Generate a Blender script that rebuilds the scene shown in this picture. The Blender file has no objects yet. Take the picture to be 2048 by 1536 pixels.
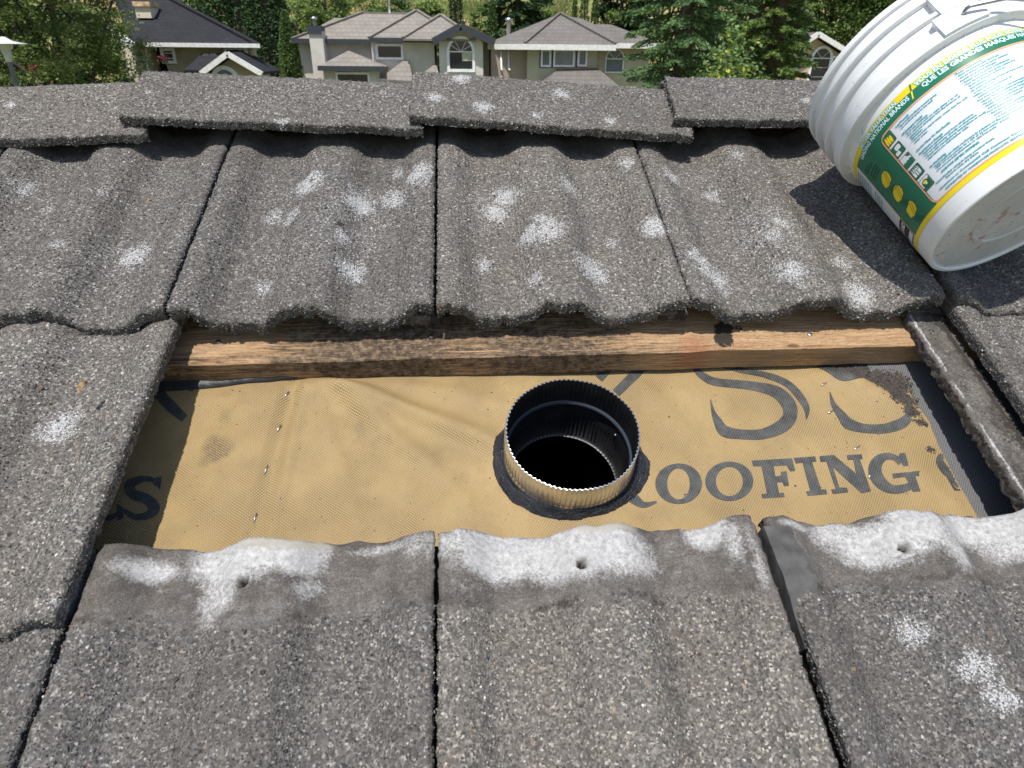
import bpy, math, random
import numpy as np
from mathutils import Matrix, Vector
R_ = np.random.RandomState(7)
random.seed(7)
SC = bpy.context.scene
COL = SC.collection

# ------------------------------------------------------------------ camera, sky, sun, exposure
TH = math.radians(26.0)                       # pitch of the roof we stand on
CT, ST = math.cos(TH), math.sin(TH)
CR = np.array([[0.9969297, -0.0659652, 0.0421869],      # camera right / up / forward in roof axes
               [0.0270462, 0.7957113, 0.6050719],
               [0.0734823, 0.6020732, -0.7950524]])
CC = np.array([0.33358511, -0.54132769, 0.64330132])    # camera position in roof axes (along, up-slope, out)
FPX = 1311.956
def r2w(p):
    p = np.asarray(p, float)
    return np.stack([p[..., 0], p[..., 1]*CT - p[..., 2]*ST, p[..., 1]*ST + p[..., 2]*CT], -1)
cam = bpy.data.cameras.new('camera'); cam.sensor_width = 36; cam.lens = FPX/2048*36
cam.dof.use_dof = True; cam.dof.focus_distance = 1.02; cam.dof.aperture_fstop = 14.
cam.clip_start = .02; cam.clip_end = 1000
camo = bpy.data.objects.new('camera', cam); COL.objects.link(camo); SC.camera = camo
wr = r2w(CR); wc = r2w(CC)
camo.matrix_world = Matrix(((wr[0][0], wr[1][0], -wr[2][0], wc[0]), (wr[0][1], wr[1][1], -wr[2][1], wc[1]),
                            (wr[0][2], wr[1][2], -wr[2][2], wc[2]), (0, 0, 0, 1)))
sd = np.array([-.16, .045, 1.0]); sd /= np.linalg.norm(sd); sdw = r2w(sd)   # towards the sun
world = bpy.data.worlds.new('World'); SC.world = world; world.use_nodes = True
wn = world.node_tree; bgn = wn.nodes['Background']
sky = wn.nodes.new('ShaderNodeTexSky'); sky.sky_type = 'NISHITA'; sky.sun_disc = False
sky.sun_elevation = math.asin(sdw[2]); sky.sun_rotation = math.atan2(sdw[0], sdw[1])
wn.links.new(sky.outputs[0], bgn.inputs[0]); bgn.inputs[1].default_value = .125
sun = bpy.data.lights.new('sun', 'SUN'); sun.energy = 4.15; sun.angle = math.radians(.55); sun.color = (1, .96, .9)
suno = bpy.data.objects.new('sun', sun); COL.objects.link(suno)
suno.rotation_euler = Vector(tuple(sdw)).to_track_quat('Z', 'Y').to_euler()
SC.view_settings.view_transform = 'Standard'; SC.view_settings.look = 'None'
SC.view_settings.exposure = 0.30; SC.view_settings.gamma = 1; SC.view_settings.use_curve_mapping = False

# ------------------------------------------------------------------ pixel rays used to measure the photograph
def ray(x, y):
    return CR.T @ np.array([(x-1024)/FPX, (768-y)/FPX, 1.])
def bp(x, y, n=0.):                           # point of the roof plane at height n seen at a pixel
    d = ray(x, y); return CC + d*(n-CC[2])/d[2]
def bpt(x, y, t):                             # point at up-slope distance t seen at a pixel
    d = ray(x, y); return CC + d*(t-CC[1])/d[1]
def P(x, y, D):                               # world point D metres ahead (along world Y) seen at a pixel
    d = r2w(ray(x, y)); return wc + d*((D-wc[1])/d[1])

# ------------------------------------------------------------------ helpers
def link(o, parent=None):
    COL.objects.link(o)
    if parent: o.parent = parent
    return o
def setp(o, label=None, cat=None, group=None, kind=None):
    if label: o['label'] = label
    if cat: o['category'] = cat
    if group: o['group'] = group
    if kind: o['kind'] = kind
    return o
def empty(name, loc=(0, 0, 0), rot=(0, 0, 0)):
    o = bpy.data.objects.new(name, None); o.location = loc; o.rotation_euler = rot; o.empty_display_size = .1
    return link(o)
def npmesh(name, V, F, mats, parent=None, loc=(0, 0, 0), attrs=None, matidx=None, smooth=True):
    """F: list of integer arrays (n,3) or (n,4)"""
    me = bpy.data.meshes.new(name)
    V = np.ascontiguousarray(V, dtype=np.float32)
    F = [np.asarray(f, dtype=np.int32) for f in F if len(f)]
    me.vertices.add(len(V)); me.vertices.foreach_set('co', V.ravel())
    lo = np.concatenate([f.ravel() for f in F]); tot = np.concatenate([np.full(len(f), f.shape[1], np.int32) for f in F])
    st = np.concatenate([[0], np.cumsum(tot)[:-1]]).astype(np.int32)
    me.loops.add(len(lo)); me.loops.foreach_set('vertex_index', lo)
    me.polygons.add(len(tot)); me.polygons.foreach_set('loop_start', st)
    try: me.polygons.foreach_set('loop_total', tot)
    except Exception: pass
    if matidx is not None: me.polygons.foreach_set('material_index', np.asarray(matidx, np.int32))
    sm = np.full(len(tot), bool(smooth)) if np.isscalar(smooth) else np.asarray(smooth, bool)
    me.polygons.foreach_set('use_smooth', sm)
    if attrs:
        for k, a in attrs.items():
            at = me.attributes.new(k, 'FLOAT_COLOR', 'POINT')
            at.data.foreach_set('color', np.ascontiguousarray(a, dtype=np.float32).ravel())
    me.update(calc_edges=True); me.validate()
    for m in (mats if isinstance(mats, (list, tuple)) else [mats]): me.materials.append(m)
    o = bpy.data.objects.new(name, me); o.location = loc
    return link(o, parent)
class MB:
    def __init__(s): s.V = []; s.F = []; s.n = 0; s.mi = []; s.cur = 0
    def add(s, V, F):
        b = s.n; s.V += [tuple(map(float, v)) for v in V]; s.F += [tuple(i+b for i in f) for f in F]; s.n += len(V); s.mi += [s.cur]*len(F)
    def box(s, lo, hi):
        x0, y0, z0 = lo; x1, y1, z1 = hi
        s.add([(x0,y0,z0),(x1,y0,z0),(x1,y1,z0),(x0,y1,z0),(x0,y0,z1),(x1,y0,z1),(x1,y1,z1),(x0,y1,z1)],
              [(0,3,2,1),(4,5,6,7),(0,1,5,4),(1,2,6,5),(2,3,7,6),(3,0,4,7)])
    def prism(s, poly, d):                    # polygon (3D points) extruded by vector d
        n = len(poly); p = [np.asarray(q, float) for q in poly]; d = np.asarray(d, float)
        s.add(p+[q+d for q in p], [tuple(range(n))[::-1], tuple(range(n, 2*n))]+[(i, (i+1) % n, n+(i+1) % n, n+i) for i in range(n)])
    def bar(s, a, b, w, h=None, up=(0, 0, 1)):
        a = np.asarray(a, float); b = np.asarray(b, float); h = h or w
        d = b-a; d /= np.linalg.norm(d); sx = np.cross(d, up); sx /= np.linalg.norm(sx); sz = np.cross(sx, d)
        q = [a+sx*w/2*i+sz*h/2*j for i, j in ((-1,-1),(1,-1),(1,1),(-1,1))]
        s.prism(q, b-a)
    def tube(s, pts, rad, n=10, cap=True):
        pts = [np.asarray(p, float) for p in pts]; m = len(pts)
        rad = [rad]*m if np.isscalar(rad) else rad; V = []; pv = None
        for i in range(m):
            d = pts[min(i+1, m-1)]-pts[max(i-1, 0)]; d /= np.linalg.norm(d)
            if pv is None: pv = np.cross(d, (0.3, .2, 1)) if abs(d[2]) < .9 else np.cross(d, (1, 0, 0))
            a = pv-d*(pv@d); a /= np.linalg.norm(a); pv = a; b = np.cross(d, a)
            V += [pts[i]+rad[i]*(math.cos(2*math.pi*k/n)*a+math.sin(2*math.pi*k/n)*b) for k in range(n)]
        F = [(i*n+k, i*n+(k+1) % n, (i+1)*n+(k+1) % n, (i+1)*n+k) for i in range(m-1) for k in range(n)]
        if cap: F += [tuple(range(n))[::-1], tuple(range((m-1)*n, m*n))]
        s.add(V, F)
    def lathe(s, prof, n=32, org=(0, 0, 0)):
        V = [(org[0]+r*math.cos(2*math.pi*k/n), org[1]+r*math.sin(2*math.pi*k/n), org[2]+z) for r, z in prof for k in range(n)]
        F = [(i*n+k, i*n+(k+1) % n, (i+1)*n+(k+1) % n, (i+1)*n+k) for i in range(len(prof)-1) for k in range(n)]
        s.add(V, F)
    def build(s, name, m, parent=None, loc=(0, 0, 0), smooth=False):
        me = bpy.data.meshes.new(name); me.from_pydata(s.V, [], s.F); me.update()
        for q in (m if isinstance(m, (list, tuple)) else [m]): me.materials.append(q)
        if isinstance(m, (list, tuple)): me.polygons.foreach_set('material_index', s.mi)
        me.validate()
        if smooth: me.polygons.foreach_set('use_smooth', [True]*len(me.polygons))
        o = bpy.data.objects.new(name, me); o.location = loc
        return link(o, parent)

def vnoise(x, y, sc, seed=0):                 # smooth value noise, numpy
    x = np.asarray(x)*sc+1000.; y = np.asarray(y)*sc+1000.
    xi = np.floor(x).astype(np.int64); yi = np.floor(y).astype(np.int64); fx = x-xi; fy = y-yi
    fx = fx*fx*(3-2*fx); fy = fy*fy*(3-2*fy)
    def h(a, b):
        k = (a*374761393+b*668265263+seed*974711) & 0xffffffff
        k = ((k ^ (k >> 13))*1274126177) & 0xffffffff
        return ((k ^ (k >> 16)) & 0xffff)/65535.
    return (h(xi, yi)*(1-fx)+h(xi+1, yi)*fx)*(1-fy)+(h(xi, yi+1)*(1-fx)+h(xi+1, yi+1)*fx)*fy
def fbm(x, y, sc, seed=0, o=3):
    v = 0; a = 1; t = 0
    for i in range(o): v = v+a*vnoise(x, y, sc*2**i, seed+i*17); t += a; a *= .5
    return v/t
def sstep(a, b, x):
    t = np.clip((x-a)/(b-a), 0, 1); return t*t*(3-2*t)

# ------------------------------------------------------------------ materials
class NT:
    def __init__(s, name):
        s.m = bpy.data.materials.new(name); s.m.use_nodes = True; s.t = s.m.node_tree; s.b = s.t.nodes['Principled BSDF']
        s.b.inputs['Specular IOR Level'].default_value = .3
    def n(s, typ, **kw):
        o = s.t.nodes.new('ShaderNode'+typ)
        for k, v in kw.items():
            if k.startswith('_'): setattr(o, k[1:], v)
            else: s.put(o.inputs[k.replace('__', ' ')] if not k.startswith('i') or not k[1:].isdigit() else o.inputs[int(k[1:])], v)
        return o
    def put(s, sock, v):
        if isinstance(v, bpy.types.NodeSocket): s.t.links.new(v, sock)
        elif isinstance(v, (tuple, list)) and len(v) == 3 and sock.type == 'RGBA': sock.default_value = (*v, 1)
        else: sock.default_value = v
    def math(s, op, a, b=0., c=None, clamp=False):
        o = s.t.nodes.new('ShaderNodeMath'); o.operation = op; o.use_clamp = clamp
        s.put(o.inputs[0], a); s.put(o.inputs[1], b)
        if c is not None: s.put(o.inputs[2], c)
        return o.outputs[0]
    def mix(s, f, a, b, mode='MIX'):
        o = s.t.nodes.new('ShaderNodeMix'); o.data_type = 'RGBA'; o.blend_type = mode
        s.put(o.inputs[0], f); s.put(o.inputs[6], a); s.put(o.inputs[7], b); return o.outputs[2]
    def ramp(s, f, stops, interp='LINEAR'):
        o = s.t.nodes.new('ShaderNodeValToRGB'); o.color_ramp.interpolation = interp
        e = o.color_ramp.elements
        while len(e) < len(stops): e.new(.5)
        for i, (p, c) in enumerate(stops):
            e[i].position = p; e[i].color = (c, c, c, 1) if np.isscalar(c) else (*c, 1)
        s.put(o.inputs[0], f); return o.outputs[0]
    def rng(s, f, a, b, c=0., d=1.):
        o = s.t.nodes.new('ShaderNodeMapRange'); s.put(o.inputs[0], f)
        for i, v in enumerate((a, b, c, d)): s.put(o.inputs[1+i], v)
        return o.outputs[0]
    def pos(s): return s.n('NewGeometry').outputs['Position']
    def obj(s): return s.n('TexCoord').outputs['Object']
    def map(s, v, scale=(1, 1, 1), rot=(0, 0, 0), loc=(0, 0, 0)):
        o = s.n('Mapping'); s.put(o.inputs[0], v); o.inputs['Scale'].default_value = scale
        o.inputs['Rotation'].default_value = rot; o.inputs['Location'].default_value = loc; return o.outputs[0]
    def noise(s, v, sc, det=3, rough=.5, dist=0):
        o = s.n('TexNoise', Scale=sc, Detail=det, Roughness=rough, Distortion=dist); s.put(o.inputs['Vector'], v); return o.outputs[0]
    def vor(s, v, sc, feat='F1', out='Color'):
        o = s.n('TexVoronoi', Scale=sc); o.feature = feat; s.put(o.inputs['Vector'], v); return o.outputs[out]
    def attr(s, name):
        o = s.n('Attribute'); o.attribute_name = name
        q = s.n('SeparateColor'); s.put(q.inputs[0], o.outputs['Color']); return q.outputs[0], q.outputs[1], q.outputs[2]
    def bump(s, h, dist, strength=1., chain=None):
        o = s.n('Bump', Strength=strength, Distance=dist, Height=h)
        if chain is not None: s.put(o.inputs['Normal'], chain)
        return o.outputs[0]
    def out(s, col=None, rough=None, normal=None, metal=None):
        for k, v in (('Base Color', col), ('Roughness', rough), ('Normal', normal), ('Metallic', metal)):
            if v is not None: s.put(s.b.inputs[k], v)
        return s.m
def plain(name, c, rough=.7, metal=0., var=.15, sc=8, bump=0.):
    k = NT(name); v = k.noise(k.pos(), sc, 4)
    f = k.rng(v, .3, .7, 1-var, 1+var)
    col = k.mix(1., c, k.n('CombineColor', Red=f, Green=f, Blue=f).outputs[0], 'MULTIPLY')
    return k.out(col, rough, k.bump(v, bump) if bump else None, metal)

def tile_base():
    k = NT('concrete_tile'); p = k.pos(); R, G, B = k.attr('mask'); D, H, HO = k.attr('mask2')
    cell = k.n('SeparateColor'); k.put(cell.inputs[0], k.vor(p, 470)); cr = cell.outputs[0]
    big = k.noise(p, 9, 4); fine = k.noise(p, 420, 2)
    base = k.ramp(cr, [(0, (.060, .057, .054)), (.45, (.118, .111, .104)), (.75, (.165, .156, .146)), (.92, (.24, .225, .205)), (1, (.42, .395, .36))])
    oi = k.n('ObjectInfo').outputs['Random']; tone = k.rng(oi, 0, 1, .82, 1.12)
    base = k.mix(k.rng(big, .35, .65, 0, .35), base, (.10, .085, .072))
    base = k.mix(1., base, k.n('CombineColor', Red=tone, Green=k.math('MULTIPLY', tone, k.rng(oi, 0, 1, 1., .97)), Blue=k.math('MULTIPLY', tone, k.rng(oi, 0, 1, 1.0, .92))).outputs[0], 'MULTIPLY')
    sm = k.mix(fine, (.085, .075, .064), (.175, .162, .146)); sm = k.mix(k.rng(k.noise(p, 25, 5), .38, .66), sm, (.075, .066, .058))
    wt = k.math('ADD', k.math('MULTIPLY', k.noise(p, 75, 8, .8), .6), k.math('MULTIPLY', k.noise(p, 420, 3, .7), .4))
    col = k.mix(G, base, sm)
    sm = k.mix(k.rng(k.noise(p, 60, 6, .8), .42, .68, 0, .55), sm, (.058, .046, .036)); sm = k.mix(k.rng(k.noise(p, 110, 5, .8), .52, .72, 0, .55), sm, (.25, .24, .225))
    gr_ = k.rng(k.noise(p, 680, 3, .7), .32, .68, .55, 1.45); sm = k.mix(1., sm, k.n('CombineColor', Red=gr_, Green=gr_, Blue=gr_).outputs[0], 'MULTIPLY')
    col = k.mix(G, base, sm)
    glint_spots = k.math('GREATER_THAN', k.noise(p, 900, 2), .71)  # glints on the smooth head put into the colour as pale specks
    col = k.mix(k.math('MULTIPLY', glint_spots, k.math('MULTIPLY', G, .5)), col, (.42, .40, .36))
    wf = k.rng(k.math('ADD', B, k.math('ADD', k.math('MULTIPLY', k.math('SUBTRACT', wt, .5), 1.5), k.math('MULTIPLY', k.math('SUBTRACT', k.noise(p, 17, 4), .5), .9))), .30, .70, 0, .92)
    wf = k.math('MULTIPLY', wf, k.rng(B, .02, .2))
    wc_ = k.mix(k.rng(k.noise(p, 210, 6, .8), .36, .62), (.25, .243, .232), (.56, .55, .535)); wc_ = k.mix(k.rng(k.noise(p, 30, 4), .35, .7, 0, .5), wc_, (.33, .325, .32))
    col = k.mix(wf, col, wc_)
    lf = k.math('LESS_THAN', k.n('SeparateColor', Color=k.vor(p, 900)).outputs[1], k.math('MULTIPLY', R, .72))
    col = k.mix(lf, col, (.45, .45, .445)); col = k.mix(k.math('MULTIPLY', R, .35), col, (.36, .36, .355))
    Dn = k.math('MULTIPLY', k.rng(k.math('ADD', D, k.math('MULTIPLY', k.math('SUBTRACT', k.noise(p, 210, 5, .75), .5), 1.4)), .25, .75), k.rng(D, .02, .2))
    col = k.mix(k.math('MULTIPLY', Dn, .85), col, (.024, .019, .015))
    col = k.mix(k.math('MULTIPLY', H, .8), col, (.36, .33, .27)); col = k.mix(HO, col, (.018, .014, .012))
    rough_h = k.math('MULTIPLY', k.vor(p, 470, out='Distance'), k.math('SUBTRACT', 1., k.math('MULTIPLY', G, .9)))
    nb = k.bump(k.math('ADD', rough_h, k.math('MULTIPLY', fine, .25)), .0012, .8)
    nb = k.bump(k.noise(p, 900, 2), .0004, .5, nb); nb = k.bump(k.noise(p, 150, 5, .7), .0018, k.math('MULTIPLY', G, .6), nb)
    return k.out(col, .9, nb)
def tile_grain():
    k = NT('tile_stone_grain'); R, G, B = k.attr('mask'); D, H, _ = k.attr('mask2')
    r = k.n('NewGeometry').outputs['Random Per Island']
    col = k.ramp(r, [(0, (.042, .041, .042)), (.25, (.082, .079, .076)), (.60, (.135, .128, .120)), (.82, (.18, .170, .157)), (.90, (.235, .222, .205)),
                     (.925, (.30, .23, .155)), (.945, (.17, .12, .095)), (.97, (.38, .36, .33)), (1, (.60, .585, .55))])
    oi = k.n('ObjectInfo').outputs['Random']; tone = k.rng(oi, 0, 1, .82, 1.12); bg_ = k.rng(k.noise(k.pos(), 9, 4), .35, .7, 1.08, .82); tone = k.math('MULTIPLY', tone, bg_)
    col = k.mix(1., col, k.n('CombineColor', Red=tone, Green=k.math('MULTIPLY', tone, k.rng(oi, 0, 1, 1., .97)), Blue=k.math('MULTIPLY', tone, k.rng(oi, 0, 1, 1.0, .92))).outputs[0], 'MULTIPLY')
    r2 = k.math('FRACT', k.math('MULTIPLY', r, 57.31))
    col = k.mix(k.math('LESS_THAN', r2, k.math('MULTIPLY', R, .78)), col, k.mix(r, (.36, .36, .355), (.58, .58, .57)))
    col = k.mix(k.math('MULTIPLY', B, .8), col, (.6, .58, .55))
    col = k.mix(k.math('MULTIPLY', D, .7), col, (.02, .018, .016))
    return k.out(col, .62)
M = {}
M['tile'] = tile_base(); M['grain'] = tile_grain()

def fabric_mat(name, tan=True):
    k = NT(name); p = k.obj(); R, G, B = k.attr('mask')
    w1 = k.n('TexWave', Scale=128.); w1.bands_direction = 'X'; k.put(w1.inputs['Vector'], k.map(p, rot=(0, 0, .62)))
    w2 = k.n('TexWave', Scale=128.); w2.bands_direction = 'X'; k.put(w2.inputs['Vector'], k.map(p, rot=(0, 0, -.95)))
    w = k.math('MULTIPLY', w1.outputs[1], w2.outputs[1]); n1 = k.noise(p, 7, 5); n2 = k.noise(p, 45, 5, .6); n3 = k.noise(p, 420, 2)
    if tan:
        c = k.mix(k.rng(n1, .3, .7), (.305, .207, .088), (.39, .272, .122))
        c = k.mix(k.rng(w, .25, .9, 0, .75), c, (.54, .42, .22))
        c = k.mix(k.math('MULTIPLY', k.rng(k.math('ADD', R, k.math('MULTIPLY', k.math('SUBTRACT', n2, .5), 1.4)), .3, .8), k.math('MULTIPLY', k.rng(R, .02, .2, 0, .95), k.rng(k.math('ADD', w, k.math('MULTIPLY', k.noise(p, 300, 3), .8)), 1.05, .35))), c, (.10, .075, .05))
        dk = k.math('GREATER_THAN', n3, .735); c = k.mix(k.math('MULTIPLY', dk, .6), c, (.11, .085, .06)); c = k.mix(k.rng(k.noise(p, 16, 6, .7), .5, .72, 0, .38), c, (.22, .155, .085)); c = k.mix(k.rng(w, .20, .0, 0, k.rng(k.noise(p, 12, 4), .4, .62, .15, .85)), c, (.17, .115, .055))
        c = k.mix(k.math('MULTIPLY', k.rng(k.math('ADD', G, k.math('MULTIPLY', k.math('SUBTRACT', n2, .5), 1.5)), .45, .7), k.rng(G, .02, .2)), c, (.105, .09, .08))
        r = .5
    else:
        k.b.inputs['Specular IOR Level'].default_value = .3
        c = k.mix(k.rng(w, .2, .8), (.10, .10, .10), (.30, .30, .295)); c = k.mix(k.rng(n2, .45, .65, 0, .5), c, (.12, .115, .11)); r = .55
    nb = k.bump(w, .0009, .9); nb = k.bump(n2, .0016, .6, nb); nb = k.bump(k.noise(p, 22, 4), .003, .5, nb)
    return k.out(c, r, nb)
M['fabric'] = fabric_mat('tan_woven_underlay'); M['greyweave'] = fabric_mat('grey_woven_sheet', False)
def ink():
    k = NT('printed_slate_ink'); p = k.obj()
    w1 = k.n('TexWave', Scale=128.); w1.bands_direction = 'X'; k.put(w1.inputs['Vector'], k.map(p, rot=(0, 0, .62)))
    w2 = k.n('TexWave', Scale=128.); w2.bands_direction = 'X'; k.put(w2.inputs['Vector'], k.map(p, rot=(0, 0, -.95)))
    w = k.math('MULTIPLY', w1.outputs[1], w2.outputs[1])
    c = k.mix(k.rng(k.noise(p, 90, 4), .35, .7), (.036, .041, .045), (.075, .078, .076))
    c = k.mix(k.rng(w, .45, .95, 0, .55), c, (.27, .22, .13))
    return k.out(c, .5, k.bump(w, .0006, .8))
M['ink'] = ink()
def wood():
    k = NT('weathered_batten_wood'); p = k.obj(); R, G, B = k.attr('mask')
    w_ = k.n('VectorMath'); w_.operation = 'ADD'; k.put(w_.inputs[0], p); 
    wob = k.n('CombineXYZ', X=0., Y=k.math('MULTIPLY', k.math('SUBTRACT', k.noise(p, 7, 3), .5), .02), Z=0.); k.put(w_.inputs[1], wob.outputs[0]); p2 = w_.outputs[0]
    n1 = k.noise(k.map(p2, (1, 14, 14)), 9, 6, .65, .8); n2 = k.noise(k.map(p2, (1, 22, 22)), 16, 6, .7, .5); n3 = k.noise(p, 7, 5, .6); n4 = k.noise(k.map(p2, (1, 40, 40)), 22, 5, .75); n5 = k.noise(p, 55, 5, .7)
    c = k.ramp(n1, [(.28, (.24, .135, .065)), (.42, (.42, .255, .13)), (.58, (.56, .365, .20)), (.75, (.64, .46, .28))])
    c = k.mix(k.rng(n4, .38, .66, 0, .55), c, (.20, .115, .06)); c = k.mix(k.rng(n5, .55, .75, 0, .4), c, (.58, .46, .32))
    f = k.math('ADD', R, k.math('MULTIPLY', k.math('SUBTRACT', n2, .5), 2.6)); f = k.math('ADD', f, k.math('MULTIPLY', k.math('SUBTRACT', n3, .5), 2.2))
    n6 = k.noise(k.map(p2, (1, 55, 55)), 40, 6, .8, .4); n7 = k.noise(p, 120, 5, .75)
    dk_ = k.ramp(k.math('ADD', k.math('MULTIPLY', n6, .6), k.math('MULTIPLY', n7, .4)), [(.43, (.018, .013, .010)), (.49, (.075, .054, .038)), (.54, (.22, .155, .10)), (.60, (.38, .28, .18))])
    c = k.mix(k.rng(f, .34, .78, 0, .95), c, dk_)
    c = k.mix(k.rng(n6, .60, .72, 0, .8), c, (.025, .017, .012))
    kn = k.n('TexVoronoi', Scale=9.); k.put(kn.inputs['Vector'], k.map(p, (1, 3.2, 1))); kd = kn.outputs['Distance']
    c = k.mix(k.rng(kd, .10, .05, 0, .8), c, (.10, .045, .02))
    c = k.mix(k.rng(k.math('ADD', G, k.math('MULTIPLY', k.math('SUBTRACT', n5, .5), 2.2)), .42, .62, 0, .93), c, (.012, .012, .013))
    c = k.mix(k.rng(k.math('ADD', B, k.math('MULTIPLY', k.math('SUBTRACT', n2, .5), .8)), .4, .8, 0, .6), c, (.33, .12, .06))
    nb = k.bump(n2, .0030, .9); nb = k.bump(n4, .0016, .8, nb)
    return k.out(c, .75, nb)
M['wood'] = wood()
M['oldwood'] = plain('dark_old_board', (.06, .045, .035), .85, bump=.002, sc=30)
def metal(name, c, rough, scratch=.1):
    k = NT(name); p = k.obj(); n = k.noise(p, 60, 5); n2 = k.noise(p, 14, 3)
    col = k.mix(k.rng(n, .35, .7), tuple(x*.75 for x in c), c)
    return k.out(col, k.rng(n2, .3, .7, rough*.8, rough*1.3), k.bump(n, .0003, .4), 1.)
M['galv'] = metal('galvanised_steel', (.86, .86, .84), .30)
def darkmetal():  # near-black steel colour for the inner wall of the pipe
    k = NT('dark_inner_steel'); p = k.obj(); n = k.noise(p, 50, 5)
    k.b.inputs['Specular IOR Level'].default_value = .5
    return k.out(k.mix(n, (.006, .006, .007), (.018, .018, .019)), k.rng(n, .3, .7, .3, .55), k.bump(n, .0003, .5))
M['innerdark'] = darkmetal()
M['void'] = plain('unlit_shaft_black', (.001, .001, .001), 1.); M['void'].node_tree.nodes['Principled BSDF'].inputs['Specular IOR Level'].default_value = 0.  # shade of the deep shaft put into a flat black colour
def tarmat():
    k = NT('black_sealant'); R, G, B = k.attr('mask'); p = k.obj()
    k.b.inputs['Specular IOR Level'].default_value = .5
    s = k.n('CombineXYZ', X=k.math('MULTIPLY', R, 6.), Y=k.math('MULTIPLY', G, 40.), Z=0.)
    st = k.noise(s.outputs[0], 1., 5, .65, .3)
    c = k.mix(k.rng(st, .35, .7), (.016, .017, .021), (.06, .064, .078))
    return k.out(c, k.rng(st, .3, .7, .10, .36), k.bump(k.noise(p, 130, 4), .002, .7, k.bump(st, .005, 1.)))
M['tar'] = tarmat()
M['debris'] = plain('dark_grit', (.07, .058, .05), .95, var=.5, sc=300)
M['staple'] = metal('staple_steel', (.75, .75, .75), .3)
M['deck'] = plain('roof_deck', (.10, .085, .07), .9)
M['torn'] = plain('torn_black_edge', (.03, .03, .032), .45, bump=.002, sc=80)

# ------------------------------------------------------------------ the roof we stand on
ROOF = empty('house_roof', (0, 0, 0), (TH, 0, 0))
setp(ROOF, 'near roof of grey stone grained concrete tiles opened down to tan underlay', 'roof')

LICH = [(252,485,28,1),(615,355,28,1),(715,380,30,1),(785,365,25,.8),(838,335,28,.9),(580,412,18,.8),(540,405,18,.6),(700,523,28,1),
 (683,465,14,.8),(520,552,18,.7),(793,312,14,.6),(1012,365,24,1),(993,395,24,1),(965,505,20,.8),(1060,465,24,.9),(1095,458,34,.95),(1185,525,34,.9),
 (1070,560,15,.6),(1140,355,20,.7),(1310,455,26,1),(1255,315,15,.7),(1350,330,20,.8),(1435,360,15,.6),(1405,515,26,1),(1430,540,36,1),
 (1580,545,28,.9),(1730,570,32,1),(1560,445,18,.7),(1545,470,18,.6),(1700,500,20,.5),(95,820,40,1),(35,345,18,.6),(120,490,14,.5),
 (1858,1245,32,.9),(1965,1330,42,.9),(2010,1390,36,.9),(1230,460,12,.5),(1600,580,14,.4),(120,1210,16,.4),(350,1060,10,.0),(1480,300,14,.5),(75,385,14,.4),(200,380,12,.3),(975,390,60,.12),(1560,460,80,.12),(700,430,80,.10)]
LC = []
for x, y, r, a in LICH:
    q = bp(x, y, .085); q2 = bp(x+r, y, .085); q3 = bp(x, y+r*.8, .085)
    LC.append((q[0], q[1], abs(q2[0]-q[0])*.82, abs(q3[1]-q[1])*.9, a*.9))
def lichen(s, t, LL=LC):
    v = np.zeros_like(s); wob = (fbm(s, t, 110, 71)-.5)*.9+(fbm(s, t, 320, 72, 2)-.5)*.8
    for a, b, ra, rb, k in LL:
        d = np.sqrt(((s-a)/ra)**2+((t-b)/rb)**2)+wob
        v = np.maximum(v, k*np.clip(1.45-d, 0, 1)*.95)
    return np.clip(v, 0, 1)
EFF = [(.05,-.297,.035,.013,.75),(.125,-.285,.055,.028,1.),(.175,-.292,.03,.02,.9),(.11,-.325,.02,.03,.55),(.19,-.322,.02,.012,.5),(.245,-.285,.03,.008,.6),(.232,-.32,.006,.04,.25),
 (.29,-.285,.02,.02,.4),(.32,-.29,.03,.028,.7),(.36,-.295,.045,.026,1.),(.43,-.29,.06,.035,1.),(.48,-.30,.03,.03,.8),(.335,-.33,.02,.015,.4),(.53,-.288,.02,.016,.35),(.565,-.282,.022,.02,.8),(.585,-.30,.012,.03,.55),(.60,-.315,.008,.03,.5),
 (.70,-.29,.03,.02,.7),(.735,-.305,.05,.022,1.),(.775,-.29,.035,.028,.9),(.80,-.31,.018,.03,.7),(.85,-.288,.06,.022,1.),(.88,-.312,.05,.018,.6),(.93,-.285,.05,.02,.9),(.655,-.283,.02,.006,.7),
 (-.02,-.32,.016,.02,.7),(-.012,-.30,.02,.02,.35)]
def effl(s, t):
    v = np.zeros_like(s)
    for a, b, ra, rb, k in EFF:
        d = np.sqrt(((s-a)/ra)**2+((t-b)/rb)**2); v = np.maximum(v, k*np.clip(1.55-d, 0, 1.1)/1.1)
    return v
DSP = [(*bp(x, y, .085)[:2], r) for x, y, r in ((678, 441, .005), (1040, 395, .002), (1395, 425, .003), (620, 352, .003))]
HOLES = [(.135, -.317), (.437, -.315), (.748, -.314)]
A0, A1 = .0268, .0205                           # hump height at nose and head
def tile_z(u, y, L):
    c = .5+.5*np.cos(4*np.pi*u); sh = sstep(.10, .95, c)
    return .0675-.0175*y/L+(A0+(A1-A0)*y/L)*sh
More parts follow.
